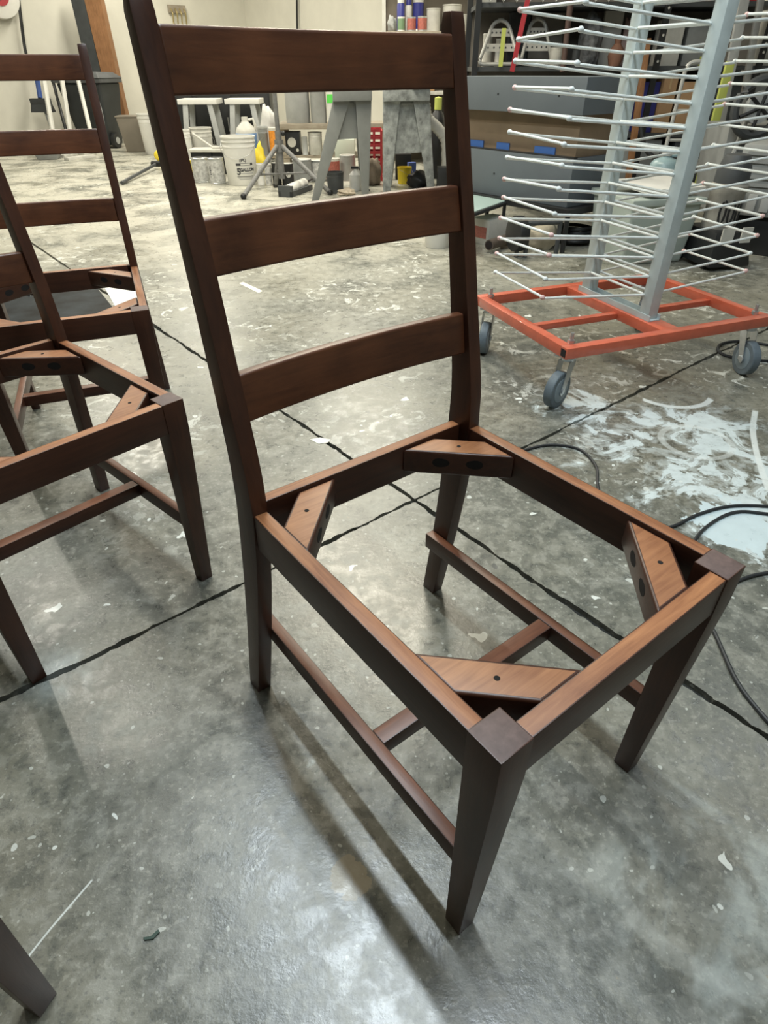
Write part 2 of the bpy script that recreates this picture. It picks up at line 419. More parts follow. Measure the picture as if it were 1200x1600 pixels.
def interp(tab, z):
    for (z0, *v0), (z1, *v1) in zip(tab, tab[1:]):
        if z <= z1:
            t = (z - z0) / (z1 - z0); return [p + (q_ - p) * t for p, q_ in zip(v0, v1)]
    return list(tab[-1][1:])
POST = [  # z, front, rear (distance in front of the chair centre), outer x, width
    (0.000, -.307, -.341, .2310, .0265), (0.10, -.286, -.325, .2280, .0262), (0.20, -.2665, -.3095, .2245, .0258), (0.30, -.249, -.297, .2210, .0252),
    (0.38, -.2375, -.289, .2185, .0245), (0.45, -.2305, -.282, .2171, .024), (0.504, -.232, -.2805, .2171, .024), (0.54, -.2365, -.2825, .2171, .024),
    (0.59, -.2455, -.2875, .2171, .024), (0.674, -.2615, -.299, .2171, .024), (0.72, -.2695, -.305, .2171, .024), (0.776, -.280, -.313, .2171, .024),
    (0.82, -.2895, -.319, .2171, .024), (0.88, -.3015, -.3285, .2171, .024), (0.95, -.316, -.339, .2171, .024), (0.992, -.3235, -.3445, .2171, .024), (1.006, -.327, -.342, .216, .022)]
def make_chair(label, loc, rz):
    t = thing('dining_chair', label, 'chair', loc, rz, 'ladder-back dining chairs with their seats removed')
    for s in (-1, 1):
        q = MB(); prev = None
        zs = [p[0] for p in POST]; zz = []
        for a, c in zip(zs, zs[1:]): zz += [a, (a + c) / 2]
        zz.append(zs[-1])
        for z in zz:
            f_, r_, xo, w_ = interp(POST, z); xi = xo - w_
            ring = [q.bm.verts.new((s * x, -y, z)) for x, y in ((xo, f_), (xo, r_), (xi, r_), (xi, f_))]
            if prev: q.skin(prev, ring)
            else: q.face(ring)
            prev = ring
        q.face(prev); q.build('rear_post', M_STZ, t, bevel=0.0018, ang=28)
    for s in (-1, 1):
        def sec(z, o_x, i_x, f_, r_): return [(s * o_x, -f_, z), (s * i_x, -f_, z), (s * i_x, -r_, z), (s * o_x, -r_, z)]
        q = MB(); S = [sec(0.0, .205, .1785, .2125, .186), sec(.002, .2052, .178, .2130, .1855), sec(.388, .2163, .1729, .2338, .1904), sec(.4512, .2163, .1729, .2338, .1904)]
        prev = None
        for k_, c in enumerate(S):
            ring = [q.bm.verts.new(p) for p in c]
            if prev: q.skin(prev, ring)
            else: q.face(ring)
            prev = ring
        q.face(prev, 1); q.build('front_leg', [M_STZ, M_END], t, bevel=0.0012, ang=28)
    zt, zb = .450, .389
    for s in (-1, 1):
        q = MB(); x0, x1 = sorted((s * .1945, s * .2155)); q.box(x0, x1, -.1912, .2325, zb, zt, 0, 1); q.build('side_rail', [M_STY, M_TPY], t, bevel=0.0015)
    q = MB(); q.box(-.1735, .1735, -.2325, -.2105, zb + .003, zt, 0, 1); q.build('front_rail', [M_STX, M_TPX], t, bevel=0.0015)
    q = MB(); q.box(-.1935, .1935, .2535, .2735, zb, zt, 0, 1); q.build('rear_rail', [M_STX, M_TPX], t, bevel=0.0015)
    # corner blocks
    for sx_ in (-1, 1):
        for (yc, sy_) in ((-.2098, 1), (.2530, -1)):
            xc = sx_ * .1940
            def c2(a, b_): return (xc - sx_ * a, yc + sy_ * b_)
            if sy_ == 1: pts = [c2(.128, 0), c2(.062, 0), c2(0, .062), c2(0, .128)]
            else: pts = [c2(.128, 0), c2(.062, 0), c2(0, .062), c2(0, .128)]
            q = MB(); q.prism(pts, .402, .4445, 0, 1)
            blk = q.build('corner_block', [M_STX, M_BLK], t, bevel=0.004, seg=3)
            mx_, my_ = c2(.048, .048); mx_, my_ = (pts[0][0] + pts[1][0] + pts[2][0] + pts[3][0]) / 4, (pts[0][1] + pts[1][1] + pts[2][1] + pts[3][1]) / 4
            q = MB(); q.lathe([(0, .4448), (.0034, .4448), (.0036, .4435)], (mx_, my_, 0), n=12); q.build('screw_hole', M_HOLE, blk)
            dirv = Vector((pts[3][0] - pts[0][0], pts[3][1] - pts[0][1], 0)).normalized()
            nin = Vector((-sx_, sy_, 0)).normalized(); mid_ = Vector(((pts[0][0] + pts[3][0]) / 2, (pts[0][1] + pts[3][1]) / 2, .425))
            for d_ in (-.030, .030):
                q = MB(); c_ = mid_ + dirv * d_; ptsD = []
                for i in range(14):
                    a = 2 * math.pi * i / 14; rx_ = .0115 if math.cos(a) * d_ > 0 else .017
                    ptsD.append(c_ + dirv * (rx_ * math.cos(a)) + Vector((0, 0, .0085 * math.sin(a))) + nin * 0.0003)
                q.prism3(ptsD, nin * -0.002); q.build('pocket_hole', M_HOLE, blk)
    # ladder slats
    for (z0, z1, y0, y1) in ((.9245, .983, -.3120, -.3215), (.7535, .8125, -.2805, -.2935), (.577, .6385, -.2540, -.2640)):
        q = MB(); prev = None; n = 14; th = .0155
        for i in range(n + 1):
            x = -.1945 + .389 * i / n; bow = .0125 * (1 - (x / .1945) ** 2)
            ring = [q.bm.verts.new(p) for p in ((x, -(y0 - bow), z0), (x, -(y0 - bow - th), z0 + .001), (x, -(y1 - bow - th), z1), (x, -(y1 - bow), z1))]
            if prev: q.skin(prev, ring)
            else: q.face(ring)
            prev = ring
        q.face(prev); q.build('back_slat', M_SLAT, t, bevel=0.0035, seg=3, ang=50)
    # stretchers
    for s in (-1, 1):
        x0, x1 = sorted((s * .1795, s * .1985)); q = MB(); q.box(x0, x1, -.190, .3125, .146, .180, 0, 1); q.build('side_stretcher', [M_STY, M_STTY], t, bevel=0.0016)
    q = MB(); q.box(-.1795, .1795, -.014, .013, .150, .1795, 0, 1); q.build('cross_stretcher', [M_STX, M_STT], t, bevel=0.0014)
    return t
chair = make_chair('nearest dark-stained wooden chair, shown whole, with empty seat frame and ladder back', (.1322, .6154, 0), .6529)
copy_tree(chair, (-.6935, 1.034, 0), R(48.2), 'dark wooden chair second from front on the left, front leg beside the near chair')
copy_tree(chair, (-.888, 1.699, 0), R(21.4), 'farthest dark wooden chair at upper left, its ladder back against the bin')
copy_tree(chair, (-.692, .150, 0), R(68), 'dark wooden chair of which only one tapered leg shows at bottom left')

# ------------------------------------------------------------------ drying rack on an orange wheeled base
M_ORG = mat('orange_paint', (0.60, 0.125, 0.065), 0.34, var=0.12, scale=20, coat=0.5)
M_GRY = mat('pale_blue_grey_paint', (0.50, 0.57, 0.57), 0.45, var=0.08, scale=25)
M_ROD = mat('pale_grey_rod', (0.76, 0.80, 0.78), 0.40, var=0.08, scale=40)
M_TIP = mat('pink_stained_tip', (0.74, 0.50, 0.47), 0.5, var=0.35, scale=60)
M_ZINC = mat('zinc_steel', (0.55, 0.58, 0.6), 0.32, 0.9, var=0.1, scale=50)
M_TYRE = mat('grey_rubber_tyre', (0.115, 0.145, 0.165), 0.6, var=0.15, scale=40)
M_HUB = mat('grey_wheel_hub', (0.20, 0.25, 0.28), 0.5)
M_BLKM = mat('black_inside', (0.012, 0.008, 0.008), 0.9)
RZ = 0.215
ro = fl(886.5, 546, RZ)
rack = thing('drying_rack', 'tall pale grey wire drying rack on an orange wheeled base', 'drying rack', (ro.x, ro.y, 0), .3627)
RL, RWD, TB = .63, .89, .036
def bar(name, x0, x1, y0, y1, z0, z1, m=M_ORG):
    q = MB(); q.box(x0, x1, y0, y1, z0, z1); return q.build(name, m, rack, bevel=0.002)
bar('base_bar', 0.0005, RWD - .0005, 0, TB, RZ - TB, RZ)
bar('base_bar', 0.0005, RWD - .0005, RL - TB, RL, RZ - TB, RZ)
sb = bar('base_bar', 0, TB, TB, RL - TB, RZ - TB, RZ - .0003); bar('base_bar', RWD - TB, RWD, TB, RL - TB, RZ - TB, RZ - .0003)
q = MB(); q.box(-.0008, .0, .005, .031, RZ - .031, RZ - .006); q.build('tube_opening', M_BLKM, rack)
bar('base_bar', .408, .484, TB, RL - TB, RZ - TB, RZ - .0006)
bar('base_bar', TB, .408, .262, .290, RZ - TB + .002, RZ - .012); bar('base_bar', .484, RWD - TB, .262, .290, RZ - TB + .002, RZ - .012)
# channel shoe and posts
q = MB(); q.box(.421, .471, .115, .535, RZ, RZ + .004); q.box(.421, .4245, .115, .535, RZ + .004, RZ + .02); q.box(.4675, .471, .115, .535, RZ + .004, RZ + .02)
q.build('channel_shoe', M_GRY, rack)
PTOP = 1.62
for v0, v1 in ((.128, .176), (.474, .522)):
    q = MB(); q.box(.4255, .4665, v0, v1, RZ + .004, PTOP); q.build('post', M_GRY, rack, bevel=0.002)
def fillet(A, B, C_, r, n=4):
    A, B, C_ = Vector(A), Vector(B), Vector(C_); u = (A - B).normalized(); v = (C_ - B).normalized()
    p0, p1 = B + u * r, B + v * r; return [p0 * (1 - t) ** 2 + B * 2 * t * (1 - t) + p1 * t * t for t in [i / n for i in range(n + 1)]]
arm_mesh = {}
for lv in range(21):
    z = .295 + .0628 * lv
    for s in (-1, 1):
        uo = -.002 if s < 0 else .884; ui = .424 if s < 0 else .468; rise = .036
        sag = random.uniform(-.006, .006)
        pF = Vector((ui, .172, z)); pA = Vector((uo, .178 + random.uniform(-.006, .006), z + rise + sag)); pB = Vector((uo + random.uniform(-.006, .006), .492, z + rise - sag)); pR = Vector((ui, .486, z))
        q = MB(); q.tube([pF, pA], .0044, 8); q.tube([pA + Vector((0, 0, .004)), pB + Vector((0, 0, .004))], .0044, 8); q.tube([pB, pR], .0044, 8)
        a = q.build('shelf_arm', M_ROD, rack)
        for p in (pA, pB):
            d_ = Vector((s, 0, .1)).normalized(); q = MB(); q.ball(p + Vector((0, 0, .003)), .0082, sc=(1.15, 1, .95), u=8, v=6)
            q.build('rod_end', M_TIP if random.random() < .45 else M_ROD, a)
    for x in (.424, .468):
        q = MB(); q.tube([(x, .176, z + .002), (x, .474, z + .002)], .0046, 8); q.build('cross_rod', M_ROD, rack)
# casters
for (u, v, a) in ((.045, .045, 205), (.845, .045, 255), (.045, .585, 230), (.845, .585, 215)):
    ca = bpy.data.objects.new('caster', None)
    q = MB(); q.box(-.04, .04, -.032, .032, RZ - TB - .005, RZ - TB - .0005); q.cyl((0, 0, RZ - TB - .022), (0, 0, RZ - TB - .005), .024, .028, 16)
    M4 = Matrix.Translation((u, v, 0)) @ Matrix.Rotation(R(a), 4, 'Z')
    for sd in (-1, 1):
        q.prism3([(-.02, sd * .019, RZ - TB - .02), (.022, sd * .019, RZ - TB - .02), (.052, sd * .019, .055), (.044, sd * .019, .044), (.030, sd * .019, .05)], (0, sd * .003, 0))
    fk = q.xf(M4).build('caster_fork', M_ZINC, rack)
    q = MB(); q.cyl((.040, -.016, .0625), (.040, .016, .0625), .0625, n=30); wh = q.xf(M4).build('wheel', M_TYRE, fk, bevel=.005, seg=3)
    q = MB(); q.cyl((.040, -.0175, .0625), (.040, .0175, .0625), .042, n=26); q.xf(M4).build('hub', M_HUB, fk, bevel=.002)
    q = MB(); q.cyl((.040, -.026, .0625), (.040, .026, .0625), .009, n=8); q.box(.03, .058, -.028, -.022, .056, .069); q.xf(M4).build('axle_bolt', M_ZINC, fk)
    q = MB(); q.cyl((u, v, RZ - .004), (u, v, RZ + .034), .0065, n=10); q.cyl((u, v, RZ), (u, v, RZ + .011), .0125, n=6); q.build('stem_bolt', M_ZINC, rack)
    bpy.data.objects.remove(ca)

# ------------------------------------------------------------------ cables and scraps on the floor
M_CORD = mat('black_rubber_cord', (0.016, 0.018, 0.02), 0.55)
def smooth_path(pts, n=6):
    out = []
    for i in range(len(pts) - 1):
        p0 = pts[max(i - 1, 0)]; p1 = pts[i]; p2 = pts[i + 1]; p3 = pts[min(i + 2, len(pts) - 1)]
        for k_ in range(n):
            t = k_ / n
            out.append(0.5 * ((2 * p1) + (p2 - p0) * t + (2 * p0 - 5 * p1 + 4 * p2 - p3) * t * t + (3 * p1 - p0 - 3 * p2 + p3) * t ** 3))
    out.append(pts[-1]); return out
def cord(name, label, px, r, m=M_CORD, z=None):
    q = MB(); q.tube(smooth_path([fl(a, b_, r if z is None else z) for a, b_ in px]), r, 8)
    return tag(q.build(name, m), label, 'cable')
cord('power_cord', 'black cord looping out from behind the near chair then right under its far rail', [(800, 712), (824, 702), (862, 695), (905, 702), (931, 728), (934, 758), (945, 792), (990, 822), (1045, 824), (1090, 804), (1140, 791), (1200, 791), (1290, 800)], .0042)
cord('power_cord', 'black cord bending past the right front leg of the near chair towards lower right', [(1290, 815), (1200, 803), (1150, 800), (1112, 817), (1085, 845), (1074, 890), (1092, 945), (1118, 992), (1150, 1062), (1187, 1112), (1250, 1180)], .0042)
cord('power_cord', 'short stretch of black cord leaving the frame beside the right front leg', [(1120, 935), (1140, 916), (1165, 903), (1200, 895), (1270, 888)], .0042)
cord('power_cord', 'black cord loop round the right-hand caster of the drying rack', [(1290, 548), (1215, 541), (1160, 533), (1128, 537), (1122, 548), (1140, 557), (1180, 563), (1290, 566)], .0055)
M_PAPER = mat('white_paper', (0.78, 0.76, 0.66), 0.8); 
def scrap(label, pts, m=M_PAPER, th=.0012, name='paper_scrap', cat='scrap'):
    q = MB(); q.prism([fl(*p) for p in pts], 0.0003, th); return tag(q.build(name, m), label, cat)
scrap('narrow cream paper strip on the floor seen through the near ladder back', [(373, 443), (380, 441), (411, 455), (404, 458)])
scrap('small white paper scrap lying on the floor joint', [(484, 687), (500, 684), (517, 687), (512, 692), (498, 694)])
scrap('small dark green plastic strip on the floor at lower left', [(224, 1466), (236, 1464), (248, 1453), (250, 1457), (240, 1468), (226, 1470)], mat('dark_green_plastic', (0.012, 0.04, 0.025), 0.5), .003, 'plastic_strip')
M_DKBOARD = mat('black_board_smeared', (0.014, 0.018, 0.021), 0.6, var=0.9, scale=7, spec=0.15)
q = MB(); q.prism([fl(-70, 452), fl(150, 450), fl(178, 485), fl(120, 515), fl(-70, 520)], 0.0003, .012); bd = tag(q.build('floor_board', M_DKBOARD), 'black paint-smeared board lying flat under the farthest chair', 'board')
q = MB(); rc = fl(30, 467); q.tube([rc + Vector((.055 * math.cos(i * .3), .055 * math.sin(i * .3), .0122)) for i in range(17)], .008, 6); q.build('paint_ring', mat('grey_paint_ring', (0.35, 0.36, 0.36), 0.6), bd)
q = MB(); q.prism([fl(160, 444), fl(214, 447), fl(217, 472), fl(181, 481)], 0.0003, .003); tag(q.build('paper_sheet', mat('white_sheet', (0.72, 0.72, 0.70), 0.8)), 'white sheet on the floor beside the black board', 'sheet')

# ------------------------------------------------------------------ builders for the clutter at the back
WHT = mat('white_plastic', (0.76, 0.75, 0.70), 0.45, var=0.05, scale=8)
OFFW = mat('dusty_white_plastic', (0.58, 0.57, 0.52), 0.55, var=0.15, scale=9)
GREY = mat('grey_plastic', (0.27, 0.28, 0.275), 0.5, var=0.12, scale=9)
LGREY = mat('light_grey_paint', (0.42, 0.43, 0.42), 0.5, var=0.12, scale=8)
DGREY = mat('dark_grey_plastic', (0.06, 0.065, 0.068), 0.5, var=0.2, scale=9)
BLACK = mat('black_plastic', (0.016, 0.017, 0.018), 0.45, var=0.2, scale=9)
STEEL = mat('dull_steel', (0.42, 0.42, 0.41), 0.42, 0.7, var=0.15, scale=20)
TIN = mat('tin_lid', (0.62, 0.63, 0.62), 0.35, 0.7, var=0.1, scale=30)
BLUE = mat('blue_plastic', (0.05, 0.12, 0.42), 0.45)
LBLUE = mat('pale_blue_liquid', (0.22, 0.38, 0.68), 0.35)
NAVY = mat('navy_print', (0.035, 0.04, 0.22), 0.4)
RED = mat('red_plastic', (0.42, 0.035, 0.045), 0.45, var=0.15, scale=12)
RUST = mat('red_label', (0.42, 0.13, 0.10), 0.5, var=0.3, scale=60)
ORANGE = mat('orange_label', (0.85, 0.30, 0.04), 0.5, var=0.3, scale=40)
YEL = mat('yellow_plastic', (0.80, 0.62, 0.04), 0.5, var=0.1, scale=10)
YGRN = mat('yellow_green_strap', (0.50, 0.56, 0.13), 0.55)
PRINT = mat('dark_print', (0.05, 0.05, 0.055), 0.6)
GPRINT = mat('grey_print', (0.40, 0.40, 0.40), 0.6)
CARD = mat('cardboard', (0.42, 0.26, 0.14), 0.8, var=0.12, scale=10)
BRN = wood('brown_board', (0.22, 0.105, 0.045), (0.40, 0.20, 0.09), 2, 0.55, 0.4)
PINE = wood('dusty_plank', (0.26, 0.22, 0.17), (0.42, 0.37, 0.29), 0, 0.65, 0.4)
CLOTH = mat('crumpled_white_cloth', (0.66, 0.65, 0.62), 0.85, var=0.1, scale=14, bump=0.4)

def pail(label, P, w, h, m=WHT, name='bucket', cat='bucket', group=None, rim=True, lid=None, handle=True, taper=.86, fill=None):
    P = Vector((P[0], P[1] + w * .42, P[2])); t = thing(name, label, cat, P, random.uniform(0, 6), group)
    r = w / 2; rb = r * taper; q = MB()
    def rr(z): return rb + (r * .955 - rb) * z / h
    prof = [(0, 0), (rb * .97, 0), (rb, h * .012), (rr(h * .78), h * .78), (rr(h * .78) + r * .02, h * .785), (rr(h * .8) + r * .02, h * .80), (rr(h * .81), h * .81)]
    if rim: prof += [(rr(h * .88), h * .88), (r * .985, h * .885), (r * .985, h * .905), (rr(h * .91), h * .91), (rr(h * .965), h * .965), (r, h * .97), (r, h)]
    else: prof += [(r * .955, h)]
    prof += [(r * .90, h), (rb * .92, h * .03), (0, h * .03)]
    q.lathe(prof, n=28); q.build('body', m, t)
    if handle:
        q = MB(); q.tube([Vector((r * 1.02 * math.cos(a), -r * .35 * math.sin(a) * 0 - r * (.25 + .75 * math.sin(a)) * .9, h * .84 - h * .30 * math.sin(a))) if 0 else Vector((r * 1.0 * math.cos(a), -r * 1.03 * math.sin(a) ** .5 if math.sin(a) > 0 else 0, h * .85 - h * .28 * math.sin(a))) for a in [math.pi * i / 16 for i in range(17)]], r * .016, 6)
        q.build('bail_handle', STEEL, t)
    if lid:
        q = MB(); q.lathe([(0, h * .985), (r * .9, h * .985), (r * .93, h * 1.03), (r * 1.02, h * 1.03), (r * 1.02, h * .96), (r * .97, h * .96)], n=28); q.build('lid', lid, t)
    if fill:
        q = MB(); q.lathe([(0, h * .8), (r * .86, h * .8)], n=20); q.build('contents', fill, t)
    return t
def can(label, P, w, h, m=TIN, band=None, name='paint_can', cat='can', group=None, lid=TIN, dot=None, bail=False):
    P = Vector((P[0], P[1] + w * .45, P[2])); t = thing(name, label, cat, P, 0, group); r = w / 2
    q = MB(); q.lathe([(0, 0), (r * .96, 0), (r, h * .015), (r, h * .04), (r * .97, h * .05), (r * .97, h * .94), (r, h * .95), (r, h * .985), (r * .95, h)], n=24); q.build('body', m, t)
    q = MB(); q.lathe([(0, h * .97), (r * .80, h * .97), (r * .83, h * .995), (r * .95, h), (r * .95, h * .98)], n=24); q.build('lid', lid, t)
    if band:
        q = MB(); q.lathe([(r * .972, h * .10), (r * .985, h * .10), (r * .985, h * .88), (r * .972, h * .88)], n=24); q.build('label_band', band, t)
    if dot:
        q = MB(); n = 14; ph = random.uniform(-.3, .3)
        pts = []
        for i in range(n):
            a = 2 * math.pi * i / n; x = r * .42 * math.cos(a); z = h * .5 + r * .42 * math.sin(a); ang = x / r + ph
            pts.append((r * .995 * math.sin(ang), -r * .995 * math.cos(ang), z))
        vs = [q.bm.verts.new(p) for p in pts]; q.face(vs); q.build('round_label', dot, t, recalc=False)
    return t
def spray(label, P, w, h, m, cap, name='spray_can', cat='spray can', group=None):
    t = thing(name, label, cat, P, 0, group); r = w / 2
    q = MB(); q.lathe([(0, 0), (r, 0), (r, h * .74), (r * .72, h * .80), (0, h * .80)], n=18); q.build('body', m, t)
    q = MB(); q.lathe([(r * .86, h * .78), (r * .84, h * .98), (r * .7, h), (0, h)], n=18); q.build('cap', cap, t)
    return t
def carton(label, P, w, d, h, m=CARD, rz=0.0, name='cardboard_box', cat='box', group=None, tape=True, print_m=None):
    t = thing(name, label, cat, P, rz, group)
    q = MB(); q.box(-w / 2, w / 2, 0, d, 0, h); q.build('body', m, t, bevel=min(w, d, h) * .015)
    if tape:
        q = MB(); q.box(-w * .06, w * .06, -.001, d + .001, h * .72, h + .001); q.build('tape', mat('packing_tape', (0.5, 0.36, 0.2), 0.3), t)
    if print_m:
        q = MB(); q.box(-w * .36, w * .36, -.0012, 0, h * .25, h * .7); q.build('printed_panel', print_m, t)
    return t
def lump(name, label, cat, P, w, d, h, m, n=3, amp=.12, group=None):
    q = MB(); g = bmesh.ops.create_icosphere(q.bm, subdivisions=n, radius=1.0); rnd = random.Random(label)
    ph = [rnd.uniform(0, 6) for _ in range(9)]
    for v in q.bm.verts:
        c = v.co.copy(); k_ = 1 + amp * (math.sin(5 * c.x + ph[0]) * math.sin(4 * c.y + ph[1]) + math.sin(7 * c.z + ph[2] + 3 * c.x) * .6 + math.sin(11 * c.x + 9 * c.y + ph[3]) * .4)
        c *= k_; v.co = Vector((c.x * w / 2, c.y * d / 2, max(0.0, (c.z + .75) / 1.75) * h))
    o = q.build(name, m, None, ang=60); o.location = P; return tag(o, label, cat, group)
def up(P, dz): return Vector((P[0], P[1], P[2] + dz))

# ------------------------------------------------------------------ the row of cans and pails seen through the ladder back
P, w, h = fspot(376, 291, 53, 214)
bk = pail('white five-gallon bucket with black print in the middle of the floor row', P, w, h, WHT)
bk.rotation_euler = (0, 0, 0); rB, hB = w / 2, h
def on_bucket(z0, ang0=0.18):
    def fn(x, y, d):
        z = z0 + y; rr = rB * (.86 + .095 * z / hB) + .0015 + d; a = x / rr + ang0
        return Vector((rr * math.sin(a), -rr * math.cos(a), z))
    return fn
text_part('lettering', '(IPL)', hB * .085, PRINT, bk, on_bucket(hB * .535, .34), .001)
text_part('lettering', '5', hB * .19, PRINT, bk, on_bucket(hB * .30, .02), .003)
text_part('lettering', 'GALLON', hB * .092, PRINT, bk, on_bucket(hB * .335, .60), .002)
def band_on(z0, z1, a0, a1, m, name='printed_bar'):
    q = MB(); fn = on_bucket(0, 0); n = 8; A = []
    for i in range(n + 1):
        a = a0 + (a1 - a0) * i / n; row = []
        for z in (z0, z1):
            rr = rB * (.86 + .095 * z / hB) + .0018; row.append(q.bm.verts.new((rr * math.sin(a), -rr * math.cos(a), z)))
        A.append(row)
    for i in range(n): q.face([A[i][0], A[i + 1][0], A[i + 1][1], A[i][1]])
    q.build(name, m, bk, recalc=False)
band_on(hB * .425, hB * .475, -.12, .18, PRINT); band_on(hB * .425, hB * .475, .82, 1.0, PRINT); band_on(hB * .468, hB * .475, .18, .82, PRINT); band_on(hB * .425, hB * .431, .18, .82, PRINT)
band_on(hB * .255, hB * .272, .16, 1.0, GPRINT); band_on(hB * .195, hB * .207, -.12, 1.0, PRINT); band_on(hB * .165, hB * .178, -.06, 1.0, GPRINT); band_on(hB * .135, hB * .146, 0, .96, GPRINT)

P, w, h = fspot(314, 286, 26, 247)
PBAND = mat('grey_can_print', (0.52, 0.52, 0.50), 0.5, var=0.45, scale=35)
c1 = can('leftmost of the two grey-printed paint cans beside the five-gallon bucket', P, w, h, TIN, PBAND, lid=BLACK)
P2, w2, h2 = fspot(339, 288, 25, 247)
c2_ = can('grey-printed paint can with dark sideways print touching the five-gallon bucket', P2, w2, h2, TIN, PBAND, lid=BLACK)
for k_ in range(5):
    q = MB(); rr_ = w2 / 2 * .99; z_ = h2 * (.36 + .07 * k_); vs_ = [q.bm.verts.new((rr_ * math.sin(a_), -rr_ * math.cos(a_), zz_)) for a_, zz_ in ((-.75, z_), (-.5 - .06 * (k_ % 2), z_), (-.5 - .06 * (k_ % 2), z_ + h2 * .05), (-.75, z_ + h2 * .05))]; q.face(vs_); q.build('printed_mark', PRINT, c2_, recalc=False)
P, w, h = fspot(301, 281, 13, 250); can('small yellow can half hidden behind the near chair post', P, w, h, YEL, None, 'small_can')
Yb = 7.75
P, w, h = spot(319, Yb, 0, 32, 238); crate1 = carton('black lidded tray box behind the left printed can', P, w, .22, h, BLACK, 0, 'storage_box', tape=False)
P3, w3, h3 = spot(349, Yb, 0, 26, 238); carton('black lidded tray box behind the right printed can', P3, w3, .22, h3, BLACK, 0, 'storage_box', tape=False)
zc = min(h, h3)
q = MB(); a_ = at(296, 228, Yb + .05); b_ = at(352, 230, Yb + .05); q.prism([(a_.x, Yb - .02), (b_.x, Yb - .04), (b_.x, Yb + .2), (a_.x, Yb + .2)], max(h, h3) + .001, max(h, h3) + .03)
tag(q.build('paint_tray', OFFW, bevel=.006), 'long dusty white tray lying across the black boxes', 'tray')
zt_ = max(h, h3) + .032
q = MB(); q.tube([(xat(303, Yb + .05, zt_), Yb + .08, zt_ + .14), (xat(332, Yb, zt_), Yb + .02, zt_ + .012), (xat(352, Yb, zt_), Yb + .02, zt_ + .012)], .012, 8)
tag(q.build('roller_handle', OFFW), 'white roller handle leaning on the dusty tray', 'paint roller')
P, w, h = spot(319, 8.15, 0, 34, 200); pail('dusty white bucket under the left white work stand', P, w, h, OFFW)
P, w, h = spot(292, 8.05, 0, 24, 203); pail('small white bucket beside the dusty bucket, next to the chair post', P, w, h, WHT)
# two white work stands
for i, (x0, x1) in enumerate(((276, 337), (350, 404))):
    Y = 8.55; zt = zat(-2.3, Y, 155); xa, xb = xat(x0, Y, zt), xat(x1, Y, zt); w = xb - xa
    t = thing('work_stand', ('white wooden work stand nearest the thick left chair post', 'white wooden work stand behind the tripod and bucket')[i], 'stand', ((xa + xb) / 2, Y, 0), 0, 'white work stands at the back')
    q = MB(); q.box(-w / 2, w / 2, 0, .36, zt - .052, zt); q.build('top', WHT, t, bevel=.004)
    for sx_ in (-1, 1):
        for y in (.01, .31):
            q = MB(); xt = sx_ * (w / 2 - .085); xbm = sx_ * (w / 2 - .005)
            q.hexa([(xbm - .032, y, 0), (xbm + .032, y, 0), (xbm + .032, y + .04, 0), (xbm - .032, y + .04, 0)], [(xt - .03, y, zt - .052), (xt + .03, y, zt - .052), (xt + .03, y + .04, zt - .052), (xt - .03, y + .04, zt - .052)])
            q.build('leg', LGREY, t, bevel=.003)
    q = MB(); q.box(-w / 2 - .01, w / 2 + .01, .16, .19, .14, .2); q.build('brace', OFFW, t)
# black cabinet behind the stands
Y = 9.1; xa, xb = xat(250, Y, .4), xat(425, Y, .4); zt = zat(-2.4, Y, 128)
t = thing('storage_cabinet', 'low black steel storage cabinet behind the white work stands', 'cabinet', ((xa + xb) / 2, Y, 0), 0); w = xb - xa
q = MB(); q.box(-w / 2, w / 2, 0, .5, .06, zt); q.build('body', BLACK, t, bevel=.004)
for k_ in range(3):
    q = MB(); q.box(-w / 2 + w * k_ / 3 + .015, -w / 2 + w * (k_ + 1) / 3 - .015, -.018, -.001,   .09, zt - .03); dr = q.build('door', BLACK, t, bevel=.003)
    q = MB(); q.tube([(-w / 2 + w * (k_ + .86) / 3, -.045, .32), (-w / 2 + w * (k_ + .86) / 3, -.045, .47)], .008, 6); q.build('handle', STEEL, dr)
for sx_ in (-1, 1):
    q = MB(); q.box(sx_ * (w / 2 - .06) - .04, sx_ * (w / 2 - .06) + .04, .02, .48, 0, .06); q.build('foot', BLACK, t)

# pallet bench, its plank shelf and what stands on them
Y = 7.78; zb_ = zat(-1.2, Y, 243); xa, xb = xat(364, Y, zb_), xat(604, Y, zb_)
t = thing('pallet_bench', 'low dusty wooden pallet bench carrying pails and boxes', 'bench', ((xa + xb) / 2, Y, 0)); w = xb - xa
for k_ in range(3):
    q = MB(); q.box(-w / 2, w / 2, k_ * .15 + .004, k_ * .15 + .144, zb_ - .028, zb_); q.build('plank', PINE, t, bevel=.003)
for k_ in range(4):
    q = MB(); x = -w / 2 + .05 + (w - .1) * k_ / 3; q.box(x - .04, x + .04, .01, .44, 0, zb_ - .028); q.build('bearer', PINE, t)
P, w, h = spot(385, Y, zb_, 32, 184)
t = thing('jug', 'white jug with pale blue label behind the five-gallon bucket', 'jug', up(P + Vector((0, .14, 0)), 0)); r = w / 2
q = MB(); q.lathe([(0, 0), (r * .95, 0), (r, h * .05), (r, h * .60), (r * .86, h * .72), (r * .38, h * .86), (r * .3, h * .9), (r * .3, h), (0, h)], n=22); q.build('body', OFFW, t)
q = MB(); q.lathe([(r * 1.002, h * .12), (r * 1.02, h * .12), (r * 1.02, h * .58), (r * 1.002, h * .58)], n=22); q.build('label_band', LBLUE, t)
q = MB(); q.tube([(r * .35, 0, h * .92), (r * .8, 0, h * .95), (r * .95, 0, h * .78), (r * .9, 0, h * .66)], r * .13, 8); q.build('handle', OFFW, t)
P, w, h = spot(413, Y, zb_, 16, 199); pail('small grey bucket between blue-labelled jug and tripod', P, w, h, GREY, lid=LGREY)
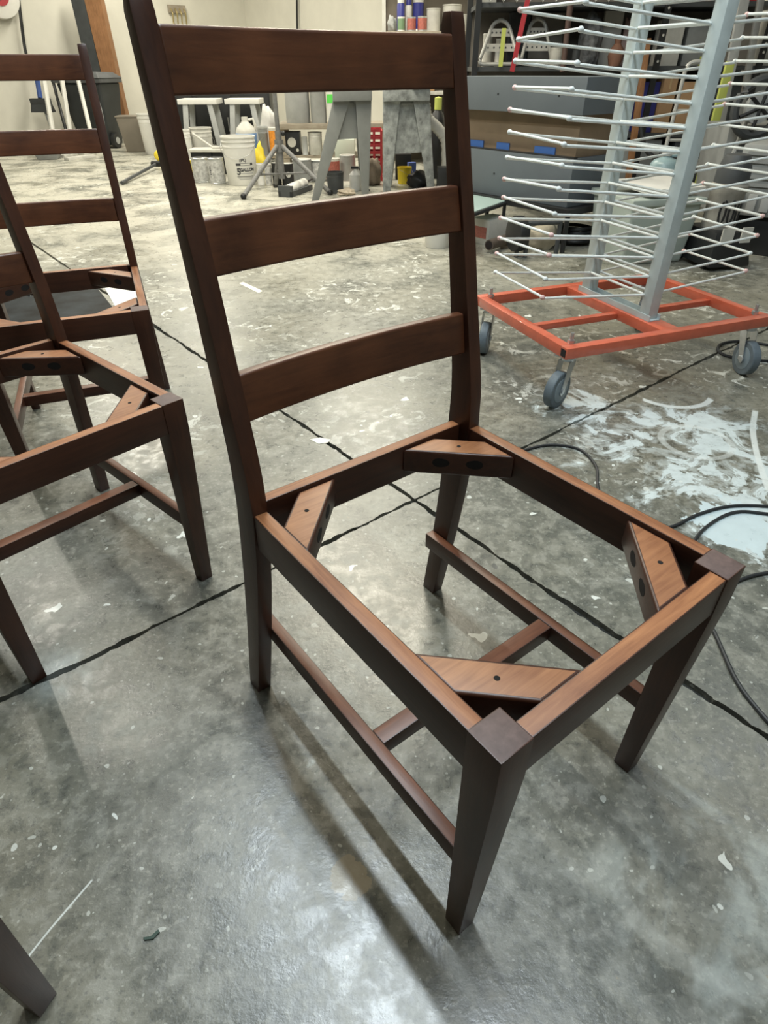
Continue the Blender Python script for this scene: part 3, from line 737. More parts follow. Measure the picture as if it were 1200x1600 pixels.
P, w, h = spot(429, Y, zb_, 14, 199); can('white can with orange label standing behind the tripod pole', P, w, h, WHT, ORANGE, lid=OFFW)
lump('plastic_bag', 'crumpled clear white plastic bag on the pallet bench behind the tripod', 'bag', (xat(424, Y + .3, zb_), Y + .33, zb_), .2, .18, zat(-1.2, Y + .33, 166) - zb_, CLOTH, 3, .13)
lump('cloth', 'bright yellow cloth heap between grey bucket and five-gallon bucket', 'cloth', (xat(409, Y - .2, .0), Y - .22, 0), .15, .14, zat(-1.4, Y - .2, 226), YEL, 3, .16)
P, w, h = spot(459, Y + .03, zb_, 22, 206); bx_ = carton('black box with white round label on the pallet bench', P, w, .16, h, BLACK, 0, 'printed_box', tape=False)
q = MB(); q.cyl((-.01, -.003, h * .55), (-.01, -.0005, h * .55), w * .3, n=18); q.build('round_label', OFFW, bx_)
q = MB(); q.cyl((w * .3, -.003, h * .22), (w * .3, -.0005, h * .22), w * .1, n=12); q.build('round_label', OFFW, bx_)
P, w, h = spot(477, Y, zb_, 9, 214); can('narrow grey can right of the black round-label box', P, w, h, LGREY, None, 'small_can', lid=GREY)
P, w, h = spot(493, Y, zb_, 22, 207); pail('off-white ribbed pail under the plank shelf', P, w, h, OFFW, handle=False, taper=.94)
zs_ = zat(-1.0, Y, 193); xa, xb = xat(434, Y, zs_), xat(604, Y, zs_)
t = thing('plank_shelf', 'dusty plank shelf on short posts above the pallet bench', 'shelf', ((xa + xb) / 2, Y, zb_)); w = xb - xa
q = MB(); q.box(-w / 2, w / 2, -.02, .40, zs_ - zb_ - .055, zs_ - zb_); q.build('plank', PINE, t, bevel=.004)
for sx_ in (-1, 1):
    for y in (.0, .34):
        q = MB(); q.box(sx_ * (w / 2 - .04) - .025, sx_ * (w / 2 - .04) + .025, y, y + .05, 0, zs_ - zb_ - .055); q.build('post', PINE, t)
P, w, h = spot(465, Y, zs_, 39, 108); pail('tall dull grey drum on the plank shelf beside the tripod', P, w, h, LGREY, 'drum', 'drum', handle=False, taper=.97)
P, w, h = spot(498, Y, zs_, 25, 112); pail('narrower grey drum next to the tall drum on the plank shelf', P, w, h, LGREY, 'drum', 'drum', handle=False, taper=.97)
P, w, h = spot(519, Y, zs_, 13, 116); cb = carton('narrow white carton with green corner on the plank shelf', P, w, .1, h, WHT, 0, 'printed_box', tape=False)
q = MB(); q.box(-w * .5, w * .2, -.002, 0, h * .42, h * .60); q.build('green_print', mat('bright_green', (0.12, 0.7, 0.10), 0.5), cb)
# lower row on the floor in front of the bench
for (px, py, wp, tp, m_, band, dot, lb) in (
    (408, 290, 12, 256, WHT, None, None, 'plain white can right of the five-gallon bucket'),
    (420, 290, 11, 257, OFFW, PBAND, None, 'slim grey-banded can left of the tripod centre'),
    (433, 290, 14, 255, BLACK, None, OFFW, 'black can with white dot behind the tripod leg'),
    (450, 290, 19, 256, BLACK, None, OFFW, 'wider black can with white dot right of the tripod'),
    (472, 286, 30, 250, GREY, None, None, 'wide grey can in the floor row under the black box'),
    (499, 284, 25, 251, GREY, PBAND, None, 'grey banded can left of the first sawhorse leg'),
    (522, 284, 19, 248, WHT, RUST, None, 'white can with red label behind the black tub'),
    (543, 282, 24, 243, LGREY, None, None, 'light grey can inside the first sawhorse')):
    P, w, h = fspot(px, py, wp, tp); P.y = min(P.y, Y - w - .05); can(lb, P, w, zat(P.x, P.y, tp), m_, band, dot=dot, lid=OFFW)

# tripod stand
TC = Vector((-.97, 6.62, 0)); t = thing('tripod_stand', 'grey metal tripod light stand with splayed legs', 'tripod', TC)
zj = zat(TC.x, TC.y, 228); zp = zat(TC.x, TC.y, 92); SPR = mat('sprayed_grey_metal', (0.20, 0.20, 0.195), 0.6, 0.2, var=0.25, scale=25)
q = MB(); q.cyl((0, 0, .10), (0, 0, zj + .12), .030, n=14); q.build('outer_tube', SPR, t)
q = MB(); q.cyl((0, 0, zj + .12), (0, 0, zp), .021, n=12); q.build('mast', SPR, t)
q = MB(); q.cyl((0, 0, zj - .05), (0, 0, zj + .05), .042, n=14); q.build('collar', SPR, t)
for px, py in ((381, 311), (516, 305), (431, 293)):
    f_ = fl(px, py) - TC; q = MB(); q.cyl((f_.x * .06, f_.y * .06, zj), (f_.x, f_.y, .02), .021, n=10); lg = q.build('leg', SPR, t)
    q = MB(); q.ball((f_.x, f_.y, .022), .028); q.build('rubber_foot', BLACK, lg)
    q = MB(); q.cyl((0, 0, .14), (f_.x * .55, f_.y * .55, zj * .45), .010, n=8); q.build('strut', SPR, t)
q = MB(); q.ball((.05, -.02, zj + .1), .022); q.build('clamp_knob', BLACK, t)

# sawhorses
M_SAW = mat('grey_sawhorse_plastic', (0.25, 0.26, 0.25), 0.55, var=0.12, scale=7)
M_SAW2 = mat('paint_crusted_grey', (0.33, 0.35, 0.34), 0.7, var=0.45, scale=16, bump=0.9)
def sawhorse(label, fpx, tops, ytop, m, gus, tw=.055, shift=0.0):
    A0, A1 = fl(*fpx[0]), fl(*fpx[1]); c0 = (A0 + A1) / 2; t = thing('sawhorse', label, 'sawhorse', c0)
    ux = (A1 - A0).normalized(); back = Vector((c0.x, c0.y, 0)).normalized(); zt = zat(c0.x, c0.y, ytop); half = (A1 - A0).length / 2
    ln = .62; sh = ux * shift
    for k_ in (0, 1):
        o = back * (ln * k_) * 1.0
        for s in (-1, 1):
            b0 = ux * (s * half) + o; t0 = ux * (s * (tw + .02)) + o + sh; e = ux * .078; e2 = ux * .035; th_ = back * .045
            q = MB(); q.hexa([b0 - e2, b0 + e2, b0 + e2 + th_, b0 - e2 + th_], [t0 - e + Vector((0, 0, zt - .08)), t0 + e + Vector((0, 0, zt - .08)), t0 + e + th_ + Vector((0, 0, zt - .08)), t0 - e + th_ + Vector((0, 0, zt - .08))])
            q.build('leg', m, t, bevel=.006)
        z1 = zat(c0.x, c0.y, gus); zz = lambda s, z: ux * (s * (half + (tw + .02 - half) * z / (zt - .08))) + sh * (z / (zt - .08)) + o + Vector((0, 0, z)) + back * .047
        q = MB(); q.prism3([zz(-1, z1), zz(1, z1), zz(1, zt - .1), zz(-1, zt - .1)], back * .02); q.build('gusset', m, t)
    q = MB(); a = ux * -(tw + .1) + sh; b_ = ux * (tw + .1) + sh; z0 = Vector((0, 0, zt - .08)); z1 = Vector((0, 0, zt))
    s0 = back * -.06; s1 = back * (ln + .1)
    q.hexa([a + s0 + z0, b_ + s0 + z0, b_ + s1 + z0, a + s1 + z0], [a + s0 + z1, b_ + s0 + z1, b_ + s1 + z1, a + s1 + z1]); q.build('top_beam', m, t, bevel=.008)
    return t, zt, c0
sawhorse('smooth dark grey sawhorse right of the tripod', ((492, 316), (571, 308)), None, 140, M_SAW, 219, .085, .15)
sw2, zsw, csw = sawhorse('paint-crusted grey sawhorse beside the near chair right post', ((604, 307), (674, 302)), None, 140, M_SAW2, 240, .12, -.04)
lump('paint_skin', 'crusted grey-green sheet of dried paint draped over the second sawhorse', 'paint skin', (csw.x + .04, csw.y + .16, zsw + .002), .40, .5, .07, M_SAW2, 3, .1)
# things round the sawhorse feet
P, w, h = fspot(524, 303, 28, 270); pail('square-shouldered black tub in front of the first sawhorse', P, w, h, DGREY, 'tub', 'tub', handle=False, taper=.85)
P, w, h = fspot(556, 299, 20, 262)
t = thing('sprayer_bottle', 'white sprayer bottle with black hose by the sawhorse leg', 'bottle', P + Vector((0, .1, 0))); r = w / 2
q = MB(); q.lathe([(0, 0), (r, 0), (r, h * .66), (r * .6, h * .8), (r * .35, h * .84), (r * .35, h * .9), (0, h * .9)], n=18); q.build('body', WHT, t)
q = MB(); q.box(-r * .7, r * .4, -.02, .02, h * .9, h); q.build('trigger_head', BLACK, t)
q = MB(); q.tube(smooth_path([Vector((r * .4, -.02, h * .95)), Vector((r * 1.3, -.05, h * .7)), Vector((r * 1.2, -.08, h * .3)), Vector((r * 2.2, -.12, .01))]), .006, 6); q.build('hose', BLACK, t)
P, w, h = spot(540, 7.52, 0, 30, 218); carton('tall pale green carton behind the first sawhorse gusset', P, w, .2, h, mat('pale_green_card', (0.60, 0.66, 0.56), 0.7), 0, 'printed_box', tape=False)
P, w, h = spot(585, 7.2, 0, 22, 204)
t = thing('mesh_crate', 'red plastic mesh crate between the two sawhorses', 'crate', P)
for z in [h * k_ / 7 for k_ in range(8)]:
    q = MB(); q.box(-w / 2, w / 2, -.008, .008, max(0, z - .012), z + .012); q.build('slat', RED, t); q = MB(); q.box(-w / 2, w / 2, .23, .246, max(0, z - .012), z + .012); q.build('slat', RED, t)
for x in (-w / 2, 0, w / 2):
    q = MB(); q.box(x - .012, x + .012, -.010, .25, .0, h); q.build('upright', RED, t)
P, w, h = spot(604, 7.35, 0, 10, 212); carton('orange board edge beside the red mesh crate', P, w, .05, h, mat('orange_board', (0.75, 0.40, 0.12), 0.6), 0, 'board', 'board', tape=False)
lump('brown_sack', 'crumpled brown sack on the floor between the sawhorses', 'sack', (xat(583, 6.9, 0), 6.95, 0), .17, .2, zat(0, 6.9, 246), mat('brown_sacking', (0.20, 0.16, 0.12), 0.9, var=0.3, scale=14), 3, .15)
lump('masking_paper', 'heap of torn cream masking paper under the sawhorses', 'paper heap', (xat(541, 6.33, 0), 6.34, 0), .16, .14, .05, mat('torn_masking_paper', (0.55, 0.47, 0.36), 0.85, var=0.3, scale=10), 4, .2)
P, w, h = spot(632, 6.95, 0, 23, 262); pail('bright yellow bucket seen between the crusted sawhorse legs', P, w, h, YEL)
P2, w2, h2 = spot(630, 7.3, 0, 24, 241); carton('black tool case behind the yellow bucket', P2, w2, .18, h2, BLACK, 0, 'tool_case', 'case', tape=False)
P, w, h = spot(644, 7.1, 0, 12, 254); carton('upright blue board leaning beside the yellow bucket', P, w, .05, h, mat('blue_board', (0.10, 0.16, 0.48), 0.5), .3, 'board', 'board', tape=False)
lump('black_bag', 'slumped black bag inside the right leg of the crusted sawhorse', 'bag', (xat(654, 6.75, 0), 6.78, 0), .22, .2, zat(0, 6.75, 268), BLACK, 3, .12)
# black tank with yellow-green cap and pale duct
P, w, h = spot(681, 7.3, 0, 22, 172); P.y += .1
t = thing('gas_tank', 'black tank with yellow-green cap left of the near chair post', 'tank', P); r = w / 2
q = MB(); q.lathe([(0, 0), (r, 0), (r, h * .85), (r * .8, h * .93), (r * .4, h), (0, h)], n=20); q.build('body', BLACK, t)
q = MB(); q.lathe([(r * .42, h * .99), (r * .5, h * 1.0), (r * .5, h * 1.16), (0, h * 1.18)], n=16); q.build('cap', YGRN, t)
t = thing('flex_duct', 'pale flexible duct curving down beside the black tank', 'duct', (0, 0, 0))
pp = smooth_path([at(664, 162, 6.75), at(668, 184, 6.75), at(686, 203, 6.75), at(697, 225, 6.75), Vector((at(699, 250, 6.75).x, 6.75, .06)), Vector((at(706, 250, 6.75).x, 6.9, .058))], 7)
q = MB(); q.tube(pp, .05, 12, rs=[.052 if i % 2 else .046 for i in range(len(pp))]); q.build('hose', OFFW, t)
P, w, h = spot(694, 6.3, 0, 22, 262); carton('black speaker-like box at the foot of the pale duct', P, w, .14, h, BLACK, 0, 'dark_box', tape=False)
# caulking gun on the floor
g0, g1 = fl(446, 308), fl(484, 294); t = thing('caulking_gun', 'black caulking gun with white cartridge lying before the sawhorse', 'caulking gun', (g0 + g1) / 2, math.atan2(g1.y - g0.y, g1.x - g0.x)); ln = (g1 - g0).length
q = MB(); q.box(-ln / 2, ln * .35, -.07, -.045, 0, .045); q.box(-ln / 2, ln * .35, .045, .07, 0, .045); q.box(-ln / 2, -ln / 2 + .03, -.07, .07, 0, .09); q.build('cradle', DGREY, t)
q = MB(); q.cyl((-ln * .38, 0, .05), (ln * .28, 0, .06), .044, n=14); q.build('cartridge', WHT, t)
q = MB(); q.cyl((ln * .28, 0, .06), (ln * .62, 0, .07), .01, n=8); q.prism3([(ln * .3, -.012, .06), (ln * .36, -.012, .06), (ln * .46, -.012, .005), (ln * .40, -.012, .0)], (0, .024, 0)); q.build('handle', BLACK, t)
# pail hidden by the middle slat
P, w, h = fspot(684, 389, 44, 330); pl = pail('low white pail on the open floor below the middle slat', P, w, h, WHT)

# ------------------------------------------------------------------ along the left wall
def wall_pt(px, z, off=0.03):
    """point on the left wall's face (b = BMN) seen in image column px at height z, pulled off the wall"""
    best = None; lo, hi = -9.0, AMX
    for i in range(600):
        a = lo + (hi - lo) * i / 599; p = AB(a, BMN + off, z); d = p - Vector((0, 0, H)); zz = d.dot(CW)
        if zz <= 0: continue
        u = 600 + F * d.dot(CR) / zz
        if best is None or abs(u - px) < best[0]: best = (abs(u - px), p)
    return best[1]
# wheeled bin
Pb = fl(150, 232); wb = 82 * mpp(Pb); hb = zat(Pb.x, Pb.y, 112)
t = thing('wheeled_bin', 'black wheeled rubbish bin with white sprayed patch by the left wall', 'bin', Pb, R(-14)); a0 = wb / 2
M_BIN = mat('black_bin_plastic', (0.030, 0.034, 0.036), 0.5, var=0.25, scale=4)
q = MB(); q.hexa([(-a0 * .62, .02, .04), (a0 * .62, .02, .04), (a0 * .62, .36, .04), (-a0 * .62, .36, .04)], [(-a0 * .9, -.06, hb * .86), (a0 * .9, -.06, hb * .86), (a0 * .9, .44, hb * .86), (-a0 * .9, .44, hb * .86)]); q.build('body', M_BIN, t, bevel=.03, seg=3)
q = MB(); q.box(-a0 * .97, a0 * .97, -.09, .46, hb * .86, hb * .92); q.hexa([(-a0, -.11, hb * .92), (a0, -.11, hb * .92), (a0, .48, hb * .92), (-a0, .48, hb * .92)], [(-a0 * .8, -.02, hb), (a0 * .8, -.02, hb), (a0 * .8, .38, hb * .99), (-a0 * .8, .38, hb * .99)]); q.build('lid', mat('dusty_bin_lid', (0.09, 0.095, 0.10), 0.55, var=0.3, scale=6), t, bevel=.012)
for sx_ in (-1, 1):
    q = MB(); q.cyl((sx_ * a0 * .70, .1, .10), (sx_ * a0 * .70 + sx_ * .06, .1, .10), .10, n=22); wh = q.build('wheel', BLACK, t, bevel=.008)
    q = MB(); q.cyl((sx_ * a0 * .70, .1, .10), (sx_ * a0 * .70 + sx_ * .068, .1, .10), .045, n=14); q.build('hub', LGREY, wh)
M_SPRAYW = mat('white_spray_patch', (0.55, 0.56, 0.57), 0.8, var=0.5, scale=14)
def binx(u_, z): # point on the front face of the bin
    k_ = (z - .04) / (hb * .86 - .04); return Vector((u_ * (a0 * (.62 + .28 * k_)), .02 - .08 * k_ - .004, z))
q = MB(); ring = []
for i in range(26):
    a = 2 * math.pi * i / 26; ring.append((binx(.66 + .26 * math.cos(a), hb * .42 + hb * .32 * math.sin(a)), binx(.64 + .10 * math.cos(a), hb * .50 + hb * .13 * math.sin(a))))
V = [(q.bm.verts.new(a_), q.bm.verts.new(b_)) for a_, b_ in ring]
for i in range(26): j = (i + 1) % 26; q.face([V[i][0], V[j][0], V[j][1], V[i][1]])
q.build('sprayed_ring', M_SPRAYW, t)
P = fl(213, 238); w = 44 * mpp(P); h = zat(P.x, P.y, 181)
t = thing('waste_basket', 'taupe tapered waste basket beside the wheeled bin', 'waste basket', P + Vector((0, w * .3, 0)), .1)
M_TAUPE = mat('taupe_plastic', (0.20, 0.175, 0.14), 0.6, var=0.08, scale=6)
q = MB(); q.hexa([(-w * .36, -w * .25, 0), (w * .36, -w * .25, 0), (w * .36, w * .25, 0), (-w * .36, w * .25, 0)], [(-w * .48, -w * .34, h * .96), (w * .48, -w * .34, h * .96), (w * .48, w * .34, h * .96), (-w * .48, w * .34, h * .96)]); q.build('body', M_TAUPE, t, bevel=.02)
q = MB(); q.box(-w * .5, w * .5, -w * .36, w * .36, h * .955, h); q.build('rim', M_TAUPE, t, bevel=.008)
P = fl(238, 242); w = 34 * mpp(P); h = zat(P.x, P.y, 178); pail('tall stacked white buckets half hidden behind the thick chair post', P, w, h, WHT, handle=False, taper=.8)
# posts standing against the wall
def leaning(name, label, cat, px0, py0, px1, py1, Y, r, m, foot=None, n=8, dY=.25, box=False):
    a = at(px0, py0, Y); b_ = at(px1, py1, Y - dY); d = (b_ - a)
    if foot is None:
        k_ = -b_.z / d.z; b_ = b_ + d * k_; b_.z = r * .6
    q = MB(); o = a
    if box:
        dd = (b_ - a).normalized(); sx_ = Vector((1, 0, 0)) * r; sy_ = Vector((0, 1, 0)) * r * .7
        q.hexa([b_ - sx_ - sy_, b_ + sx_ - sy_, b_ + sx_ + sy_, b_ - sx_ + sy_], [a - sx_ - sy_, a + sx_ - sy_, a + sx_ + sy_, a - sx_ + sy_])
        for v in q.bm.verts: v.co.z = max(v.co.z, 0)
    else: q.cyl(a, b_, r, n=n)
    return tag(q.build(name, m), label, cat)
leaning('wooden_post', 'orange-brown timber post standing behind the wheeled bin', 'post', 143, -20, 174, 118, 11.42, .115, BRN, dY=.0, box=True)
leaning('dark_post', 'dark grey post beside the orange-brown timber post', 'post', 119, -20, 151, 118, 11.40, .095, DGREY, dY=.0, box=True)
t = thing('push_broom', 'blue-handled push broom leaning on the left wall', 'broom', (0, 0, 0))
a, b_ = at(56, 112, 11.0), at(63, 154, 10.85); q = MB(); q.cyl(a, b_, .035, n=8); q.build('handle', BLUE, t)
c = at(64, 160, 10.8); 
q = MB(); q.box(c.x - .14, c.x + .14, c.y - .05, c.y + .05, c.z - .02, c.z + .05); q.build('broom_head', DGREY, t, bevel=.01)
q = MB(); q.hexa([(c.x - .16, c.y - .06, c.z - .12), (c.x + .16, c.y - .06, c.z - .12), (c.x + .16, c.y + .06, c.z - .12), (c.x - .16, c.y + .06, c.z - .12)], [(c.x - .14, c.y - .045, c.z - .02), (c.x + .14, c.y - .045, c.z - .02), (c.x + .14, c.y + .045, c.z - .02), (c.x - .14, c.y + .045, c.z - .02)]); q.build('bristles', DGREY, t)
q = MB(); q.cyl((c.x, c.y + .02, c.z), (c.x + .12, c.y - .1, .0), .018, n=8); q.build('support_pole', GREY, t)
leaning('white_pole', 'thick white pole leaning on the left wall, leftmost of three', 'pole', 64, 100, 81, 195, 10.6, .035, WHT)
leaning('white_pole', 'white pole leaning between dark hose and wheeled bin', 'pole', 93, 100, 108, 195, 10.5, .033, WHT)
leaning('white_pole', 'white pole leaning against the front of the wheeled bin', 'pole', 116, 100, 139, 195, 10.2, .028, WHT)
q = MB(); q.tube(smooth_path([wall_pt(24, 2.2, .12), wall_pt(33, 1.6, .12), wall_pt(46, 1.05, .15), at(78, 120, 10.7), at(90, 155, 10.6), at(101, 196, 10.4), Vector((at(112, 226, 10.3).x, 10.3, .03))]), .022, 8)
tag(q.build('air_hose', BLACK), 'dark hose hanging down the left wall between white poles', 'hose')
P = fl(72, 250); t = thing('shallow_tub', 'small grey plastic tub on the floor near the left wall', 'tub', P + Vector((0, .1, 0)), .2)
q = MB(); q.hexa([(-.12, -.1, 0), (.12, -.1, 0), (.12, .1, 0), (-.12, .1, 0)], [(-.15, -.13, .10), (.15, -.13, .10), (.15, .13, .10), (-.15, .13, .10)]); q.build('body', GREY, t, bevel=.01)
q = MB(); q.box(-.165, .165, -.145, .145, .095, .112); q.build('rim', LGREY, t)
for i, (p0, p1, lb) in enumerate((((96, 246), (126, 240), 'short cream board offcut nearest the grey tub'), ((104, 251), (147, 246), 'longer cream board offcut in front of the others'), ((128, 242), (164, 237), 'cream board offcut nearest the wheeled bin'))):
    a, b_ = fl(*p0), fl(*p1); d = (b_ - a); q = MB(); n_ = Vector((-d.y, d.x, 0)).normalized() * .05
    q.prism([a - n_, b_ - n_, b_ + n_, a + n_], 0, .03 + .005 * i); tag(q.build('board_offcut', OFFW, bevel=.003), lb, 'board', 'board offcuts by the left wall')
a, b_ = fl(191, 289), fl(245, 264); q = MB(); q.cyl(a + Vector((0, 0, .02)), b_ + Vector((0, 0, .05)), .017, n=8); t = thing('extension_pole', 'dark extension pole lying on the open floor left of the near chair', 'pole', (0, 0, 0)); q.build('shaft', DGREY, t)
q = MB(); q.cyl(b_ + Vector((-.05, .02, .05)), b_ + Vector((.10, -.03, .056)), .03, n=10); q.build('grip', BLACK, t)
q = MB(); q.ball(fl(246, 253) + Vector((0, .1, .06)), .06, sc=(1, .8, 1)); tag(q.build('yellow_ball', YEL), 'small yellow ball beside the dark extension pole', 'ball')
# hose reel and cord on the wall
p = wall_pt(-4, 1.80, .10); t = thing('wall_reel', 'white round reel with red centre mounted on the left wall', 'reel', (p.x, p.y, p.z), AX)
q = MB(); q.cyl((0, -.07, 0), (0, .05, 0), .26, n=30); q.build('disc', WHT, t, bevel=.02)
q = MB(); q.cyl((0, -.085, 0), (0, -.07, 0), .12, n=20); q.build('centre', RED, t)
q = MB(); q.cyl((0, -.10, 0), (0, -.085, 0), .05, n=14); q.build('hub', BLACK, t)
q = MB(); q.box(-.05, .05, -.06, .09, .20, .32); q.build('bracket', BLACK, t)
# bits on the far walls above the near top slat
t = thing('coat_hooks', 'row of brass-coloured hooks on the cream wall above the top slat', 'hooks', (0, 0, 0))
p0 = wall_pt(262, 1.75, .02); p1 = wall_pt(288, 1.75, .02); q = MB(); q.hexa([p0 + Vector((0, 0, -.05)), p1 + Vector((0, 0, -.05)), p1 + EY * .03 + Vector((0, 0, -.05)), p0 + EY * .03 + Vector((0, 0, -.05))], [p0 + Vector((0, 0, .05)), p1 + Vector((0, 0, .05)), p1 + EY * .03 + Vector((0, 0, .05)), p0 + EY * .03 + Vector((0, 0, .05))]); q.build('rail', PINE, t)
BRASS = mat('tarnished_brass', (0.42, 0.34, 0.16), 0.45, 0.6, var=0.2, scale=20)
for k_ in range(4):
    pk = p0.lerp(p1, (k_ + .5) / 4) + EY * .03; q = MB(); q.tube(smooth_path([pk, pk + EY * .05 + Vector((0, 0, -.06)), pk + EY * .03 + Vector((0, 0, -.18 - .05 * (k_ % 2))), pk + EY * .07 + Vector((0, 0, -.20 - .05 * (k_ % 2)))]), .012, 6); q.build('hook', BRASS, t)
def back_pt(px, z, off=0.04):
    best = None
    for i in range(800):
        b__ = BMN + (BMAX - BMN) * i / 799; p = AB(AMX - off, b__, z); d = p - Vector((0, 0, H)); zz = d.dot(CW)
        if zz <= 0: continue
        u = 600 + F * d.dot(CR) / zz
        if best is None or abs(u - px) < best[0]: best = (abs(u - px), p)
    return best[1]
q = MB(); q.tube(smooth_path([back_pt(472, 2.3), back_pt(466, 2.05), back_pt(464, 1.8), back_pt(465, 1.2), back_pt(462, .7)]), .016, 6); tag(q.build('wall_cable', BLACK), 'dark cable hanging down the cream back wall above the top slat', 'cable')

# ------------------------------------------------------------------ shelf with cans at upper middle
Y = 8.6; zs = zat(0, Y, 49); xa, xb = xat(603, Y, zs), xat(742, Y, zs); w = xb - xa; x0 = (xa + xb) / 2
t = thing('steel_shelf', 'pale steel shelf unit with cans behind the near chair right post', 'shelf', (x0, Y, 0))
lv_z = (.22, .74, zs, zs + .62)
for z in lv_z:
    q = MB(); q.box(-w / 2, w / 2, 0, .45, z - .035, z); q.build('shelf_board', PINE if z == zs else OFFW, t, bevel=.003)
for sx_ in (-1, 1):
    for y in (0.005, .405):
        q = MB(); q.box(sx_ * (w / 2 + .022) - .02, sx_ * (w / 2 + .022) + .02, y, y + .04, 0, zs + .75); q.build('upright', OFFW, t)
q = MB(); q.box(-w / 2, w / 2, .452, .46, .0, zs + .74); q.build('back_panel', mat('brown_grey_panel', (0.20, 0.175, 0.14), 0.8, var=.2, scale=3), t)
Z = zs + .001
def on_shelf(fn, px, wp, tp, dy, z, *a, **k_):
    P, w_, h_ = spot(px, Y + dy, z, wp, tp); return fn(a[0], P, w_, h_, *a[1:], **k_)
on_shelf(spray, 626, 12, -8, .22, Z, 'tall blue and white spray can at the left end of the can shelf', NAVY, WHT)
on_shelf(spray, 638, 10, -4, .25, Z, 'white spray can with blue top next to the tall blue one', OFFW, NAVY)
on_shelf(can, 627, 12, 26, .02, Z, 'small white and green can at the shelf front', WHT, mat('dull_green', (0.18, 0.28, 0.16), 0.5), 'small_can')
on_shelf(can, 643, 14, 26, .02, Z, 'left of the two small red-labelled cans on the shelf', TIN, RUST, 'small_can')
on_shelf(can, 660, 15, 25, .02, Z, 'right of the two small red-labelled cans on the shelf', TIN, RUST, 'small_can')
on_shelf(can, 653, 17, -3, .23, Z, 'blue-lidded white can behind the red-labelled cans', WHT, NAVY, lid=NAVY)
P, w_, h_ = spot(677, Y + .2, Z, 22, 12); can('plain white jar under the big white tub', P, w_, h_, OFFW, None, 'jar', 'jar', lid=WHT)
on_shelf(can, 723, 13, 22, .03, Z, 'slim cream bottle right of the near chair post top', OFFW, None, 'bottle', 'bottle')
P, w_, h_ = spot(706, Y + .2, Z, 30, 6); can('grey-lidded white tub behind the near chair post top', P, w_, h_, OFFW, None, 'tub', 'tub', lid=GREY)
lump('rag', 'grey rag at the left end of the can shelf', 'rag', (xat(612, Y + .1, Z), Y + .12, Z), .10, .12, .14, LGREY, 3, .15)
# lower boards: large boxes that fill the shelf
for i, (z, px, wp, hh, m_, lb) in enumerate(((lv_z[1], 626, 30, .34, GREY, 'grey box on the shelf board below the spray cans'), (lv_z[1], 664, 30, .28, CARD, 'cardboard box on the board below the red-labelled cans'), (lv_z[1], 715, 28, .36, OFFW, 'off-white box on the board behind the near chair post'), (lv_z[0], 640, 50, .36, DGREY, 'wide dark box on the lowest board of the can shelf'), (lv_z[0], 712, 36, .38, GREY, 'grey box on the lowest board behind the chair post'))):
    X = xat(px, Y + .05, z); carton(lb, (X, Y + .05, z + .001), wp * mpp((X, Y, z)), .34, hh, m_, 0, 'storage_box', tape=m_ is CARD)

# ------------------------------------------------------------------ grey cabinet masked with kraft paper, on a black cart
Cn = fl(885, 325, .25); UU = Vector((-.628, .778, 0)); VV = Vector((.778, .628, 0)); ca = math.atan2(-.778, .628)   # x along -UU
M_CAB = mat('grey_primer', (0.108, 0.127, 0.142), 0.55, var=0.06, scale=5)
M_KRAFT = mat('kraft_paper', (0.215, 0.155, 0.098), 0.8, var=0.12, scale=6, bump=0.3)
M_TAPE = mat('blue_masking_tape', (0.035, 0.11, 0.34), 0.6)
zc0 = .2505; zt = zat(Cn.x, Cn.y, 120); zA = zat(Cn.x, Cn.y, 249); zB = zat(Cn.x, Cn.y, 180)
WC, DC = 1.0, .42
t = thing('grey_cabinet', 'grey-primed cabinet with kraft-paper masked middle behind the drying rack', 'cabinet', (Cn.x, Cn.y, 0), ca)
def cbx(name, x0_, x1_, y0_, y1_, z0_, z1_, m_, bev=.003, par=None):
    q = MB(); q.box(x0_, x1_, y0_, y1_, z0_, z1_); return q.build(name, m_, par or t, bevel=bev)
cbx('drawer_box', -WC, 0, 0, DC, zc0, zA, M_CAB); cbx('top_box', -WC - .03, .03, -.03, DC, zB, zt, M_CAB)
cbx('masked_door', -WC + .03, -.03, .05, DC - .02, zA, zB, M_KRAFT, .004)
for i, (x0_, x1_) in enumerate(((-.93, -.78), (-.66, -.55), (-.34, -.18))):
    cbx('tape_strip', x0_, x1_, .042, .049, zA + .001, zA + .045, M_TAPE, 0)
cbx('shadow_gap', -WC + .005, -.005, .004, .04, zA, zA + .008, BLACK, 0)
for x_ in (-.62, -.15):
    q = MB(); q.cyl((x_, -.032, (zB + zt) / 2), (x_, -.029, (zB + zt) / 2), .006, n=10); q.build('knob_hole', BLACK, t)
    q = MB(); q.cyl((x_, -.002, (zc0 + zA) / 2), (x_, .001, (zc0 + zA) / 2), .006, n=10); q.build('knob_hole', BLACK, t)
# the cart
ct = thing('steel_cart', 'low black steel cart under the grey cabinet', 'cart', (Cn.x, Cn.y, 0), ca)
for nm, b6 in (('frame_bar', (-WC - .08, .06, -.05, -.02, .215, .25)), ('frame_bar', (-WC - .08, .06, DC + .02, DC + .05, .215, .25)), ('frame_bar', (-WC - .08, -WC - .05, -.02, DC + .02, .215, .2495)), ('frame_bar', (.03, .06, -.02, DC + .02, .215, .2495)), ('deck', (-WC - .05, .03, -.02, DC + .02, .235, .249))):
    q = MB(); q.box(*b6); q.build(nm, BLACK, ct)
for x_ in (-WC - .065, .045):
    for y_ in (-.035, DC + .035):
        q = MB(); q.cyl((x_, y_, 0), (x_, y_, .215), .016, n=10); q.build('leg', BLACK, ct)
